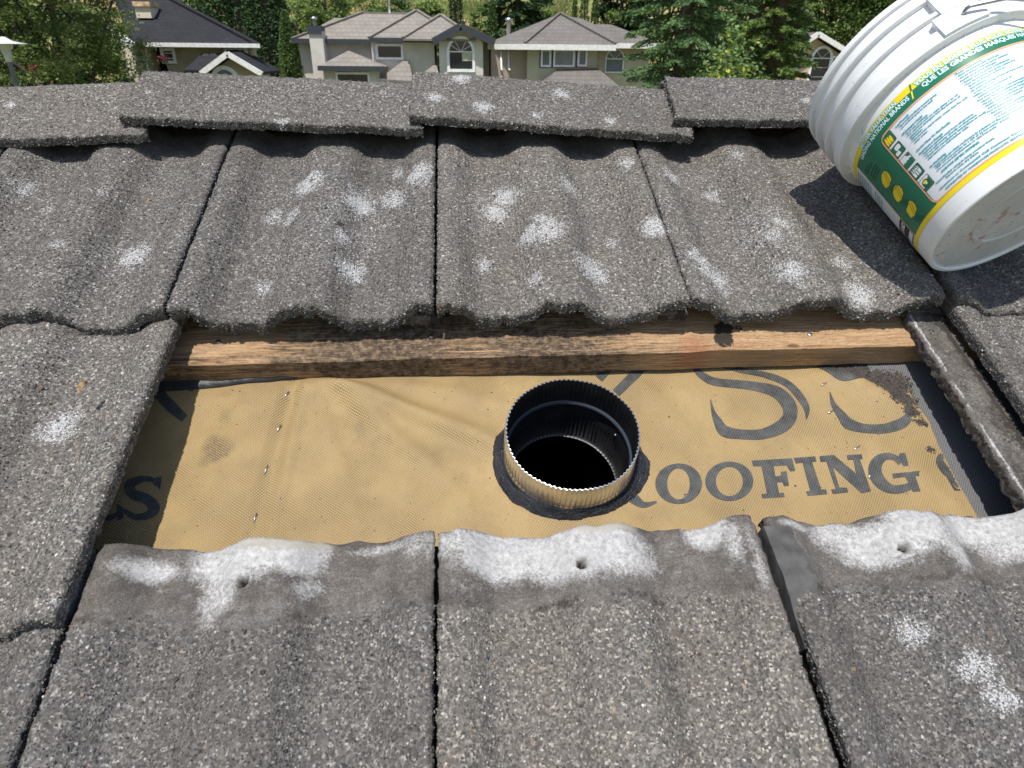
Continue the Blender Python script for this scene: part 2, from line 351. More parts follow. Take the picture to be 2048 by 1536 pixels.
def grains_at(Pt, rad, rs, flat=.62):
    """octahedral stone grains at points"""
    n = len(Pt); base = np.array([(1,0,0),(-1,0,0),(0,1,0),(0,-1,0),(0,0,1),(0,0,-1)], float)
    a = rs.rand(n)*6.283; ca, sa = np.cos(a), np.sin(a); ex = rs.uniform(.75, 1.35, n)
    V = np.repeat(base[None], n, 0)
    V = V*rs.uniform(.75, 1.2, (n, 6, 1))
    V[:, :, 0] *= ex[:, None]; V[:, :, 2] *= flat
    tx = rs.normal(0, .3, n); ty = rs.normal(0, .3, n)
    x, y, z = V[:, :, 0].copy(), V[:, :, 1].copy(), V[:, :, 2].copy()
    z2 = z+x*tx[:, None]+y*ty[:, None]
    V[:, :, 0] = x*ca[:, None]-y*sa[:, None]; V[:, :, 1] = x*sa[:, None]+y*ca[:, None]; V[:, :, 2] = z2
    V = V*rad[:, None, None]+Pt[:, None, :]
    tri = np.array([(0,2,4),(2,1,4),(1,3,4),(3,0,4),(2,0,5),(1,2,5),(3,1,5),(0,3,5)])
    F = (tri[None]+6*np.arange(n)[:, None, None]).reshape(-1, 3)
    return V.reshape(-1, 3), F
def folded(top, th, rows=4, jit=.0012, rs=R_, sides=(1, 1, 1, 1)):
    """grid (ni,nj,3) closed with side strips hanging by vector th; returns V, quads, top index grid"""
    ni, nj, _ = top.shape; V = [top.reshape(-1, 3)]; idx = np.arange(ni*nj).reshape(ni, nj); n = ni*nj; F = []
    def quads(g): return np.stack([g[:-1, :-1], g[1:, :-1], g[1:, 1:], g[:-1, 1:]], -1).reshape(-1, 4)
    F.append(quads(idx))
    th = np.asarray(th, float)
    b = [(idx[0, :], top[1 % ni, :]-top[0, :]), (idx[-1, :], top[-2, :]-top[-1, :]), (idx[:, 0], top[:, 1]-top[:, 0]), (idx[:, -1], top[:, -2]-top[:, -1])]
    for q, (e, inw) in enumerate(b):
        if not sides[q]: continue
        inw = inw/(np.linalg.norm(inw, axis=1, keepdims=True)+1e-9)
        g = [e]; pe = top.reshape(-1, 3)[e]
        for r in range(1, rows+1):
            f = r/rows
            p = pe+th*f+inw*(f*.0015)+(rs.normal(0, jit, (len(e), 3)) if r < rows+1 else 0)
            V.append(p); g.append(np.arange(n, n+len(e))); n += len(e)
        g = np.array(g); fq = quads(g)
        F.append(fq if q in (1, 2) else fq[:, ::-1])
    return np.concatenate(V), np.concatenate(F), idx

def make_tile(s0, s1, tn, L=.42, seed=0, res=.0042, lock=True, gr=1., dims=True, skew=0., name='roof_tile', label=None, dens=1., lift=0.):
    rs = np.random.RandomState(seed+100); w = s1-s0
    nx = int(w/res); ny = int(L/res)
    u = np.linspace(0, 1, nx)[None, :]*np.ones((ny, 1)); y = np.linspace(0, L, ny)[:, None]*np.ones((1, nx))
    x = u*w
    S, T = s0+x, tn+y
    nose_j = (fbm(S[0], T[0]*0+seed, 60, 3)-.5)*.006+(fbm(S[0], T[0]*0+seed, 300, 5, 2)-.5)*.004
    head_j = (fbm(S[0], T[0]*0+seed, 35, 9)-.5)*.010
    side_j = (fbm(S[:, 0]*0+seed, T[:, 0], 200, 4, 2)-.5)*.0028
    y = y+nose_j[None]*(1-sstep(0, .02, y))+head_j[None]*sstep(L-.03, L, y)
    x = x+side_j[:, None]*((1-sstep(0, .06, u))-sstep(.94, 1, u))+skew*y
    z = tile_z(u, y, L)+lift
    sm = sstep(.338, .356, y+(fbm(S, T, 45, 21)-.5)*.02+.004*np.cos(4*np.pi*u))
    z = z+((fbm(S, T, 28, 31)-.5)*.0022+(fbm(S, T, 120, 33, 2)-.5)*.0012)*(1-.5*sm)
    z = z+rs.normal(0, .00035, z.shape)*(1-.8*sm)-.0008*sm
    z = z-(1-np.sqrt(np.clip(1-np.clip(1-y/.009, 0, 1)**2, 0, 1)))*.005
    edge = np.minimum(u, 1-u)*w
    z = z-(1-np.sqrt(np.clip(1-np.clip(1-edge/.006, 0, 1)**2, 0, 1)))*.003
    z = z-sstep(L-.012, L, y)*.004
    hole = np.zeros_like(z)
    for hs, ht in HOLES:
        d = np.hypot(s0+x-hs, tn+y-ht+.0); hole = np.maximum(hole, sstep(.0058, .0035, d))
    z = z-.014*hole
    top = np.stack([x, y, z], -1)
    V, Fq, idx = folded(top, (0, 0, -.0165), 5, .0005, rs)
    ss, tt = V[:, 0]+s0, V[:, 1]+tn
    yy = V[:, 1]
    def masks(ss, tt, yy):
        smv = sstep(.338, .356, yy+(fbm(ss, tt, 45, 21)-.5)*.02+.004*np.cos(4*np.pi*(ss-s0)/w))
        e = effl(ss, tt) if tn < -.5 else 0*ss
        m = np.stack([lichen(ss, tt)*(1-smv), smv, e*sstep(.32, .345, yy), 0*ss+1], -1)
        hd = 0*ss; ho = 0*ss
        for hs, ht in HOLES: ho = np.maximum(ho, sstep(.0056, .0040, np.hypot(ss-hs, tt-ht)))
        uu = (ss-s0)/w
        dark_streaks = .5*sstep(.58, .72, fbm(ss, tt*.35, 30, 55))+.75*sstep(.34, .62, fbm(ss*2, tt*.5, 22, 77))*(np.exp(-((uu-.645)/.045)**2)+.7*np.exp(-((uu-.13)/.04)**2)+.4*np.exp(-((uu-.36)/.04)**2))*sstep(0, .06, yy)  # random dark patches, plus darker bands along the hump flanks
        crack = np.exp(-((yy-.347-.004*np.cos(4*np.pi*uu))/.0065)**2)*sstep(.42, .62, fbm(ss, tt, 130, 88))*.5
        chip = np.zeros_like(ss)
        for cs, ct, r1, r2 in ((.165, -.279, .04, .008), (.465, -.276, .032, .007)):
            chip = np.maximum(chip, sstep(1.15, .9, np.hypot((ss-cs)/r1, (tt-ct)/r2))*(tn < -.5))
        return m, np.stack([np.clip(hd+dark_streaks*(.26 if tn < -.5 else .32)+crack+sum(sstep(1.2, .8, np.hypot((ss-a)/r, (tt-b)/r)) for a, b, r in DSP), 0, 1), chip, ho, 0*ss+1], -1)
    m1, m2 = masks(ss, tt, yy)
    parts = [(V, Fq, m1, m2, 0)]
    # underside
    ub = np.linspace(.01, .99, 33)[None, :]*np.ones((5, 1)); yb = np.linspace(.004, L-.004, 5)[:, None]*np.ones((1, 33))
    zb = tile_z(ub, yb, L)-.0152+lift
    Vb = np.stack([ub*w+skew*yb, yb, zb], -1).reshape(-1, 3); ib = np.arange(165).reshape(5, 33)
    Fb = np.stack([ib[:-1, :-1], ib[:-1, 1:], ib[1:, 1:], ib[1:, :-1]], -1).reshape(-1, 4)
    mz = np.zeros((165, 4)); mz[:, 1] = 1
    parts.append((Vb, Fb, mz, mz*0, 0))
    if lock:                                   # side lock strip carrying the neighbour's edge
        wl = .046; nl = 22; yl = np.linspace(.008, L-.006, int(L/.003))[:, None]*np.ones((1, nl)); ul = np.linspace(0, 1, nl)[None, :]*np.ones((len(yl), 1))
        zl = .0675-.0175*yl/L-.0045+lift
        zl = zl+.0018*np.exp(-((ul-.10)/.07)**2)-.004*np.exp(-((ul-.93)/.07)**2)
        xl = -wl+ul*(wl+.004)+(fbm(yl, ul*0, 90, 5+seed)-.5)*.006*(1-ul)
        zl = zl+(fbm(xl+s0, yl+tn, 110, 8)-.5)*.0036+rs.normal(0, .0004, zl.shape)+.003*np.exp(-((ul-.86)/.08)**2)*(fbm(xl+s0, yl+tn, 160, 18)-.35)*2
        Vl, Fl, _ = folded(np.stack([xl, yl, zl], -1), (0, 0, -.0165), 4, .0010, rs)
        sl, tl = Vl[:, 0]+s0, Vl[:, 1]+tn; ul_ = (Vl[:, 0]+wl)/wl
        ml = np.stack([0*sl, .55+.45*sstep(.45, .55, fbm(sl, tl, 80, 41)), .72*np.exp(-((ul_-.10)/.05)**2)*sstep(.30, .52, fbm(sl, tl, 40, 2)+.02)*(Vl[:, 2] > (.0675-.0175*Vl[:, 1]/L-.009)), 0*sl+1], -1)
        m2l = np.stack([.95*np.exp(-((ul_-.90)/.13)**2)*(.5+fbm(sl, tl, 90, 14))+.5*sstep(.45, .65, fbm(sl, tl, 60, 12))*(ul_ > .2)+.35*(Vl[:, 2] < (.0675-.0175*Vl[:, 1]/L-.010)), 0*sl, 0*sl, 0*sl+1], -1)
        parts.append((Vl, Fl, ml, np.clip(m2l, 0, 1), 0))
        if gr > 0:
            q = rs.randint(0, xl.size, 1500); Pl = np.stack([xl.ravel()[q], yl.ravel()[q], zl.ravel()[q]], -1)+rs.normal(0, .0012, (1500, 3))*np.array([1, 1, .15])
            Pl = Pl[(Pl[:, 0] > -wl*.8) | (rs.rand(1500) < .25)]; Vq, Fq_ = grains_at(Pl, np.exp(rs.normal(math.log(.0008), .3, len(Pl))), rs); c_ = np.repeat(Pl, 6, 0)
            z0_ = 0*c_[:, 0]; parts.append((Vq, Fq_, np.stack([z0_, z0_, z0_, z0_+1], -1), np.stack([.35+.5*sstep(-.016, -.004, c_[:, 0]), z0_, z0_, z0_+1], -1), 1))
    # stone grains standing proud of the face and of the nose edge
    if gr > 0:
        cell = .0027/math.sqrt(dens)
        gx, gy = np.meshgrid(np.arange(.001, w-.001, cell), np.arange(.0, min(L, .36), cell)); gx = gx.ravel(); gy = gy.ravel()
        gx = gx+rs.uniform(-.45, .45, len(gx))*cell; gy = gy+rs.uniform(-.45, .45, len(gy))*cell
        gsm = sstep(.338, .356, gy+(fbm(gx+s0, gy+tn, 45, 21)-.5)*.02+.004*np.cos(4*np.pi*gx/w))
        keep = (rs.rand(len(gx)) < .84*(1-gsm)+.0) & (gx > 0) & (gx < w)
        # drop what lies outside the frame
        gx, gy = gx[keep], gy[keep]
        ii = np.clip((gx/w*(nx-1)).round().astype(int), 0, nx-1); jj = np.clip((gy/L*(ny-1)).round().astype(int), 0, ny-1)
        gz = top[jj, ii, 2]; gy2 = np.maximum(gy, top[0, ii, 1]); gxx = gx+skew*gy
        rad = np.exp(rs.normal(math.log(.00088), .32, len(gx)))
        Pg = np.stack([gxx, gy2, gz+rad*.12], -1)
        ne = int(w/.0017*7)
        ux = rs.rand(ne); ex = ux*w; er = np.exp(rs.normal(math.log(.00105), .28, ne)); i0 = np.clip((ux*(nx-1)).round().astype(int), 0, nx-1)
        ez = top[0, i0, 2]-rs.rand(ne)*.0165; ey = top[0, i0, 1]+rs.normal(.0004, .0004, ne)
        Pg = np.concatenate([Pg, np.stack([ex, ey, ez], -1)]); rad = np.concatenate([rad, er])
        # right and left side edges
        for uu_, sgn in ((1, 1), (0, -1)):
            n2 = int(min(L, .35)/.0021*3); yv = rs.rand(n2)*min(L, .35); er = np.exp(rs.normal(math.log(.00095), .25, n2))
            j0 = np.clip((yv/L*(ny-1)).astype(int), 0, ny-1); col = nx-1 if uu_ else 0
            Pg = np.concatenate([Pg, np.stack([top[j0, col, 0], yv, top[j0, col, 2]-rs.rand(n2)*.013], -1)]); rad = np.concatenate([rad, er])
        Vg, Fg = grains_at(Pg, rad, rs)
        cs = np.repeat(Pg, 6, 0)
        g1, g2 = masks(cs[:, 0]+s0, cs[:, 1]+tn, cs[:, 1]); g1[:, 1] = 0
        parts.append((Vg, Fg, g1, g2, 1))
    off = 0; VV = []; FF = []; mi = []; A = []; B = []; smf = []
    for V_, F_, a, b, mt in parts:
        VV.append(V_); FF.append(F_+off); off += len(V_); A.append(a); B.append(b); mi.append(np.full(len(F_), mt)); smf.append(np.full(len(F_), mt == 0))
    # group quads and tris in order
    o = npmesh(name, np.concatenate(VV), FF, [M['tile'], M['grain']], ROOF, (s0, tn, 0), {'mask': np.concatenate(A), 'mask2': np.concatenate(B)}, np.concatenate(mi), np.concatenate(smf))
    if label: o['label'] = label
    return o

NU, NM, NL = -.005, -.350, -.695               # nose lines of the three rows
make_tile(-.306, -.003, NU, seed=1)
make_tile(.002, .3005, NU, seed=2)
make_tile(.3055, .605, NU, seed=3, lift=.001)
make_tile(.609, .928, NU, seed=4)
make_tile(.950, 1.255, NU, seed=5, lift=-.008)
make_tile(-.32, -.0015, NM, seed=6, skew=.028)
make_tile(.950, 1.255, NM, seed=7, lift=-.002)
make_tile(-.309, -.004, NL, seed=8, res=.003, dens=1.15)
make_tile(.001, .3025, NL, seed=9, res=.003, dens=1.15)
make_tile(.3065, .6105, NL, seed=10, res=.003, dens=1.15)
make_tile(.6215, .922, NL, seed=11, res=.003, dens=1.15)
make_tile(.926, 1.23, NL, seed=12, res=.004)
spare = make_tile(0, .302, 0, seed=40, gr=0, res=.009)
spare.location = (-.614, NU, 0)
for lx, ly in ((-.92, NU), (1.262, NU), (1.57, NU), (-.628, NM), (-.936, NM), (1.262, NM), (1.57, NM), (-.617, NL), (-.925, NL), (1.24, NL), (1.55, NL)):
    c = spare.copy(); COL.objects.link(c); c.parent = ROOF; c.location = (lx, ly, 0)

# ridge caps
LCC = []
for x, y, r, a in [(968,215,20,.8),(920,165,18,.9),(870,200,15,.7),(1120,185,15,.8),(1222,230,12,.7),(560,235,12,.6),(8,190,12,.8),(1075,225,9,.5),(300,190,8,.4),(1610,205,10,.5)]:
    q = bp(x, y, .115); q2 = bp(x+r, y, .115); LCC.append((q[0], q[1], abs(q2[0]-q[0]), abs(q2[0]-q[0])*.8, a))
def make_cap(ll, la, rl, ra, seed, res=.004, gr=True):
    """ll, la, rl, ra: low/apex corners at left and right ends, roof axes"""
    rs = np.random.RandomState(seed); ll, la, rl, ra = [np.asarray(q, float) for q in (ll, la, rl, ra)]
    Ls = np.linalg.norm(rl-ll); leg = np.linalg.norm(la-ll)
    nu = int(Ls/res); nv = int(leg/res); nf = nv
    u = np.linspace(0, 1, nu)[None, :, None]
    low = ll+(rl-ll)*u; ap = la+(ra-la)*u                 # (1,nu,3)
    far = ap+np.array([0, math.cos(2*TH), -math.sin(2*TH)])*leg
    v = np.linspace(0, 1, nv)[:, None, None]; near = low+(ap-low)*v
    v2 = np.linspace(0, 1, nf)[1:, None, None]; fr = ap+(far-ap)*v2
    g = np.concatenate([near, fr], 0)
    S, T = g[:, :, 0].copy(), g[:, :, 1].copy()
    vv = np.arange(g.shape[0])[:, None]*res
    # round the apex, ragged edges
    d = np.abs(vv-leg)*np.ones_like(S); g[:, :, 2] -= .007*np.exp(-(d/.011)**2)
    g[:, :, 2] += (fbm(S, T, 30, 61+seed)-.5)*.003+(fbm(S, T, 130, 62)-.5)*.0014+rs.normal(0, .0004, S.shape)
    ej = ((fbm(S[0], S[0]*0+seed, 50, 3)-.5)*.007+(fbm(S[0], S[0]*0+seed, 260, 5, 2)-.5)*.005)
    g[:, :, 1] += ej[None]*(1-sstep(0, .02, vv))
    for e in (0, 1):
        q = g[:, 0 if e == 0 else -1]; 
        jj = (fbm(np.arange(len(q))*res, np.zeros(len(q))+seed+e, 70, 7)-.5)*.008
        wgt = (1-sstep(0, .03, np.abs(S-(q[:, 0][:, None]))))
        g[:, :, 0] += jj[:, None]*wgt
    org = ll.copy(); g = g-org
    V, F, idx = folded(g, (0, -.0015, -.0125), 4, .0010, rs)
    ss, tt = V[:, 0]+org[0], V[:, 1]+org[1]
    m1 = np.stack([lichen(ss, tt, LCC), 0*ss, 0*ss, 0*ss+1], -1); m2 = np.zeros_like(m1)
    parts = [(V, F, m1, m2, 0)]
    # underside so that nothing shows through
    us = g[::6, ::10]+np.array([0, 0, -.0122]); a, b, _ = us.shape; ii = np.arange(a*b).reshape(a, b)
    Fb = np.stack([ii[:-1, :-1], ii[1:, :-1], ii[1:, 1:], ii[:-1, 1:]], -1).reshape(-1, 4)
    zz = np.zeros((a*b, 4)); parts.append((us.reshape(-1, 3), Fb, zz, zz, 0))
    if gr:
        n = int(Ls*(leg+.02)/(.0029**2)*.85); ui = rs.randint(0, nu, n); vi = rs.randint(0, min(nv+8, g.shape[0]), n)
        Pg = g[vi, ui]+np.stack([rs.uniform(-.5, .5, n)*res, rs.uniform(-.5, .5, n)*res, 0*ui], -1); rad = np.exp(rs.normal(math.log(.00092), .32, n))
        n2 = int(Ls/.0017*5); ui = rs.randint(0, nu, n2); Pe = g[0, ui]+np.stack([rs.uniform(-.5, .5, n2)*res, rs.normal(0, .0009, n2), -rs.rand(n2)*.0125], -1)
        n3 = int(leg/.0021*4); vi = rs.randint(0, nv, n3); Pl = g[vi, 0]+np.stack([rs.normal(0, .0009, n3), rs.uniform(-.5, .5, n3)*res, -rs.rand(n3)*.0125], -1)
        vi = rs.randint(0, nv, n3); Pr = g[vi, -1]+np.stack([rs.normal(0, .0009, n3), rs.uniform(-.5, .5, n3)*res, -rs.rand(n3)*.0125], -1)
        Pg = np.concatenate([Pg, Pe, Pl, Pr]); rad = np.concatenate([rad, np.exp(rs.normal(math.log(.0011), .25, n2+2*n3))])
        Vg, Fg = grains_at(Pg, rad, rs); cs = np.repeat(Pg, 6, 0)
        g1 = np.stack([lichen(cs[:, 0]+org[0], cs[:, 1]+org[1], LCC), 0*cs[:, 0], 0*cs[:, 0], 0*cs[:, 0]+1], -1)
        parts.append((Vg, Fg, g1, g1*0, 1))
    off = 0; VV = []; FF = []; mi = []; A = []; B = []; smf = []
    for V_, F_, a, b, mt in parts:
        VV.append(V_); FF.append(F_+off); off += len(V_); A.append(a); B.append(b); mi.append(np.full(len(F_), mt)); smf.append(np.full(len(F_), mt == 0))
    return npmesh('ridge_tile', np.concatenate(VV), FF, [M['tile'], M['grain']], ROOF, tuple(org), {'mask': np.concatenate(A), 'mask2': np.concatenate(B)}, np.concatenate(mi), np.concatenate(smf))
make_cap(bpt(-70, 281, .335), bpt(-70, 170, .45), bpt(287, 268, .335), bpt(300, 157, .45), 1)
make_cap(bpt(235, 232, .350), bpt(293, 134, .465), bpt(842, 258, .340), bpt(830, 160, .455), 2)
make_cap(bpt(818, 230, .350), bpt(828, 137, .465), bpt(1388, 272, .330), bpt(1325, 174, .450), 3)
make_cap(bpt(1352, 235, .350), bpt(1330, 149, .465), bpt(1760, 243, .338), bpt(1760, 158, .450), 4)
make_cap(bpt(1700, 232, .350), bpt(1695, 146, .465), bpt(2360, 236, .340), bpt(2300, 158, .455), 5, .006)
make_cap(bpt(-560, 264, .345), bpt(-540, 158, .46), bpt(-40, 278, .335), bpt(-40, 168, .45), 6, .007, False)

# membrane
def seg_d(s, t, a, b):
    a = np.array(a); b = np.array(b); d = b-a; k = np.clip(((s-a[0])*d[0]+(t-a[1])*d[1])/(d@d), 0, 1)
    return np.hypot(s-a[0]-k*d[0], t-a[1]-k*d[1]), k
PS, PT, PR = .450, -.159, .0732                # vent pipe centre and radius
def memb(s, t):
    h = (fbm(s, t, 9, 5)-.5)*.005+(fbm(s, t, 26, 6)-.5)*.0032
    for a, b, am, w in (((.155,-.035),(.385,-.15),.0100,.013),((.16,-.03),(.33,-.205),.0055,.012),((.20,-.03),(.41,-.095),.0050,.013),((.15,-.04),(.22,-.24),.0036,.012),((.13,-.05),(.24,-.10),.003,.010),((.55,-.05),(.60,-.14),.003,.014),((.40,-.23),(.55,-.25),.003,.016),
                        ((.79,-.03),(.885,-.13),.0095,.018),((.82,-.03),(.89,-.09),-.004,.012),((.70,-.05),(.72,-.2),.002,.02),((.08,-.05),(.07,-.2),.003,.02),((.13,-.04),(.115,-.25),-.0030,.006),((.146,-.04),(.131,-.25),.0030,.007),((.112,-.04),(.098,-.25),.0026,.007),((.82,-.16),(.90,-.26),.003,.02)):
        d, k = seg_d(s, t, a, b); h = h+am*np.exp(-(d/w)**2)*(1-.6*k)
    return h*1.75*sstep(-.033, -.062, t)+.0005-.0075*np.exp(-((t+.028)/.028)**2)*sstep(.25, .5, s)
def gridobj(name, s0, s1, t0, t1, res, zf, mat, mask, parent, hole=None):
    ns = int((s1-s0)/res); nt = int((t1-t0)/res)
    S, T = np.meshgrid(np.linspace(s0, s1, ns), np.linspace(t0, t1, nt)); Z = zf(S, T)
    V = np.stack([S, T, Z], -1).reshape(-1, 3); i = np.arange(ns*nt).reshape(nt, ns)
    F = np.stack([i[:-1, :-1], i[:-1, 1:], i[1:, 1:], i[1:, :-1]], -1).reshape(-1, 4)
    if hole: F = F[hole(V[F].mean(1))]
    return npmesh(name, V, [F], mat, parent, (0, 0, 0), {'mask': mask(V[:, 0], V[:, 1])})
SOIL = []
for x, y, r, a in [(430,900,45,.9),(450,840,30,.5),(415,920,25,.7),(470,800,60,.35),(585,760,14,.5),(720,870,40,.5),(760,890,45,.4),(830,905,60,.35),(700,950,80,.3),(880,940,30,.35),(512,1055,8,.9),(575,800,8,.5),(560,850,8,.4),(535,930,8,.5),(860,1020,40,.25),(1000,1080,40,.25),(1290,940,20,.3),(560,680,20,.3),(690,870,20,.5)]:
    q = bp(x, y); q2 = bp(x+r, y); SOIL.append((q[0], q[1], abs(q2[0]-q[0]), abs(q2[0]-q[0])*1.1, a))
GRIT = []
for x, y, r, a in [(1740,740,55,1.),(1780,770,45,1.),(1800,800,34,1.),(1815,830,22,.9),(1835,850,14,.8),(1690,725,30,.8),(1860,900,12,.7),(1760,725,60,1.),(1640,720,20,.4)]:
    q = bp(x, y); q2 = bp(x+r, y); GRIT.append((q[0], q[1], abs(q2[0]-q[0]), abs(q2[0]-q[0])*.8, a))
def blobs(s, t, LL):
    v = np.zeros_like(s)
    for a, b, ra, rb, k in LL: v = np.maximum(v, k*sstep(1.3, .2, np.hypot((s-a)/ra, (t-b)/rb)))
    return v
def mmask(s, t): return np.stack([blobs(s, t, SOIL), blobs(s, t, GRIT), 0*s, 0*s+1], -1)
SHEET = gridobj('underlay_sheet', -.16, .8935, -.44, .08, .004, memb, M['fabric'], mmask, ROOF, lambda c: np.hypot(c[:, 0]-PS, c[:, 1]-PT) > PR+.0025)
SHEET['label'] = 'tan woven underlay with dark printed lettering and a round hole'
gridobj('underlay_sheet', .86, 1.22, -.44, .08, .01, lambda s, t: -.003+(fbm(s, t, 14, 3)-.5)*.002, M['greyweave'], mmask, ROOF)['label'] = 'grey woven sheet beside the tan underlay'
# lettering printed on the sheet: shapes traced once, laid on the membrane
def ribbon(pts, n=8):
    """pts: (x, y, halfwidth) pixels; smooth Catmull-Rom ribbon -> strips of roof points"""
    p = np.array(pts, float); q = np.vstack([2*p[0]-p[1], p, 2*p[-1]-p[-2]]); out = []
    for i in range(1, len(q)-2):
        for k in range(n):
            t = k/n; a, b, c, d = q[i-1], q[i], q[i+1], q[i+2]
            out.append(.5*((2*b)+(-a+c)*t+(2*a-5*b+4*c-d)*t*t+(-a+3*b-3*c+d)*t**3))
    out.append(p[-1]); o = np.array(out); o[:, 2] = np.maximum(o[:, 2], .3)
    d = np.gradient(o[:, :2], axis=0); d /= np.linalg.norm(d, axis=1, keepdims=True)+1e-9; nrm = np.stack([-d[:, 1], d[:, 0]], 1)
    V = []; m = 7
    for i in range(len(o)):
        for j in range(m): V.append(o[i, :2]+nrm[i]*o[i, 2]*(2*j/(m-1)-1))
    F = [(i*m+j, i*m+j+1, (i+1)*m+j+1, (i+1)*m+j) for i in range(len(o)-1) for j in range(m-1)]
    return V, F
def crop(pts, ox, oy, sc, ws=1.):
    return [(ox+p[0]/sc, oy+p[1]/sc)+((p[2]/sc*ws,) if len(p) > 2 else ()) for p in pts]
C3 = (1300, 560, 2.695); C2 = (680, 600, 2.8985); C1 = (0, 600, 2.8985)
import bmesh
def lay(V, F, name='lettering'):
    V3 = []
    for x, y in V:
        q = bp(x, y, .002); q = bp(x, y, float(memb(np.array(q[0]), np.array(q[1])))); V3.append((q[0], q[1], float(memb(np.array(q[0]), np.array(q[1])))+.0007))
    F = [f for f in F if max(V3[i][0] for i in f) < .8925]
    mb = MB(); mb.add(V3, F); return mb.build(name, M['ink'], SHEET)
def rib(pts, cr): return lay(*ribbon(crop(pts, *cr)))
def poly(pts, cr):
    from mathutils.geometry import delaunay_2d_cdt
    p = crop(pts, *cr); n = len(p); ed = []; vs = []
    for i in range(n):
        q, r = np.array(p[i]), np.array(p[(i+1) % n]); k = max(1, int(np.linalg.norm(r-q)/6)); vs += [tuple(q+(r-q)*j/k) for j in range(k)]
    m = len(vs); ed = [(i, (i+1) % m) for i in range(m)]; x = np.array(vs)
    gx, gy = np.meshgrid(np.arange(x[:, 0].min(), x[:, 0].max(), 6.), np.arange(x[:, 1].min(), x[:, 1].max(), 6.))
    def inside(a, b):
        c = False
        for i in range(m):
            (x0, y0), (x1, y1) = vs[i], vs[(i+1) % m]
            if (y0 > b) != (y1 > b) and a < (x1-x0)*(b-y0)/(y1-y0)+x0: c = not c
        return c
    extra = [(a, b) for a, b in zip(gx.ravel(), gy.ravel()) if inside(a, b)]
    V, E_, F, *_ = delaunay_2d_cdt([Vector(v) for v in vs+extra], ed, [], 1, 1e-5)
    V = [(v[0], v[1]) for v in V]
    F = [tuple(f) for f in F if inside(sum(V[i][0] for i in f)/len(f), sum(V[i][1] for i in f)/len(f))]
    F = [f if ((V[f[1]][0]-V[f[0]][0])*(V[f[2]][1]-V[f[0]][1])-(V[f[1]][1]-V[f[0]][1])*(V[f[2]][0]-V[f[0]][0])) < 0 else f[::-1] for f in F]
    return lay(V, F)
def ring(o, i, cr):
    (x0, x1, y0, y1), (a0, a1, b0, b1) = o, i; V = []; F = []; n = 40; m = 5
    for k in range(n):
        c, s = math.cos(2*math.pi*k/n), math.sin(2*math.pi*k/n)
        for j in range(m):
            t = j/(m-1); cx = (x0+x1)/2*(1-t)+(a0+a1)/2*t; cy = (y0+y1)/2*(1-t)+(b0+b1)/2*t; rx = (x1-x0)/2*(1-t)+(a1-a0)/2*t; ry = (y1-y0)/2*(1-t)+(b1-b0)/2*t
            V.append((cr[0]+(cx+rx*c)/cr[2], cr[1]+(cy+ry*s)/cr[2]))
    F = [(k*m+j, k*m+j+1, ((k+1) % n)*m+j+1, ((k+1) % n)*m+j) for k in range(n) for j in range(m-1)]
    return lay(V, F)
ring((28, 280, 990, 1208), (92, 214, 1016, 1184), C3)
ring((297, 556, 980, 1192), (354, 500, 1008, 1166), C3)
poly([(548,975),(765,962),(782,1030),(755,1032),(735,1000),(665,1003),(675,1060),(705,1055),(705,1035),(735,1032),(748,1110),(722,1112),(712,1090),(683,1092),(695,1150),(720,1148),(725,1170),(605,1178),(600,1155),(630,1152),(600,1005),(555,1005)], C3)
poly([(775,960),(890,952),(895,980),(872,983),(922,1130),(948,1130),(955,1155),(850,1165),(840,1142),(862,1138),(822,985),(785,990)], C3)
poly([(913,950),(990,945),(1110,1045),(1095,970),(1065,970),(1060,945),(1140,940),(1145,965),(1130,968),(1190,1140),(1140,1150),(985,1010),(1020,1120),(1060,1120),(1068,1145),(985,1155),(975,1130),(1000,1128),(950,980),(918,982)], C3)
rib([(1352,985,16),(1318,958,15),(1268,952,20),(1222,985,32),(1212,1040,36),(1245,1095,32),(1300,1128,24),(1365,1125,22),(1415,1105,20)], C3)
poly([(1305,1045),(1445,1030),(1452,1055),(1430,1058),(1458,1140),(1415,1142),(1400,1105),(1375,1062),(1310,1070)], C3)
poly([(1342,938),(1372,932),(1394,1000),(1368,1003),(1338,965)], C3)
rib([(1612,948,12),(1578,945,16),(1560,975,20),(1590,1025,22),(1635,1065,20),(1668,1110,16)], C3)
poly([(1598,1062),(1618,1075),(1650,1125),(1690,1135),(1640,1136)], C3)
rib([(1658,1312,5),(1688,1288,9),(1725,1283,9),(1760,1300,6)], C3)
rib([(232,440,8),(265,500,18),(340,545,22),(450,560,22),(570,575,24),(680,605,32),(745,670,38),(752,740,38),(700,795,36),(600,832,28),(480,832,26),(400,815,30),(365,765,22),(340,710,10),(325,645,2)], C3)
rib([(330,448,8),(470,480,13),(620,510,17),(740,560,19),(815,640,20),(845,700,15),(842,755,2)], C3)
rib([(880,432,10),(960,475,22),(1050,512,20),(1140,530,10)], C3)
rib([(1075,432,10),(1140,490,16),(1195,555,6)], C3)
rib([(968,605,2),(990,675,14),(1035,735,24),(1070,775,30),(1150,800,24),(1260,802,26),(1350,775,30),(1400,735,24)], C3)
poly([(1035,770),(1075,760),(1080,800),(1050,803)], C3)
rib([(1600,350,26),(1555,395,26),(1500,455,26)], C2); rib([(1790,350,28),(1740,400,28),(1670,470,28),(1600,540,26)], C2)
rib([(1640,1100,26),(1700,1150,30),(1760,1188,18),(1835,1172,6)], C2)
rib([(850,455,30),(920,540,32),(1000,625,32),(1072,690,26)], C1)
rib([(1092,508,22),(1115,505,24),(1128,498,8)], C1)
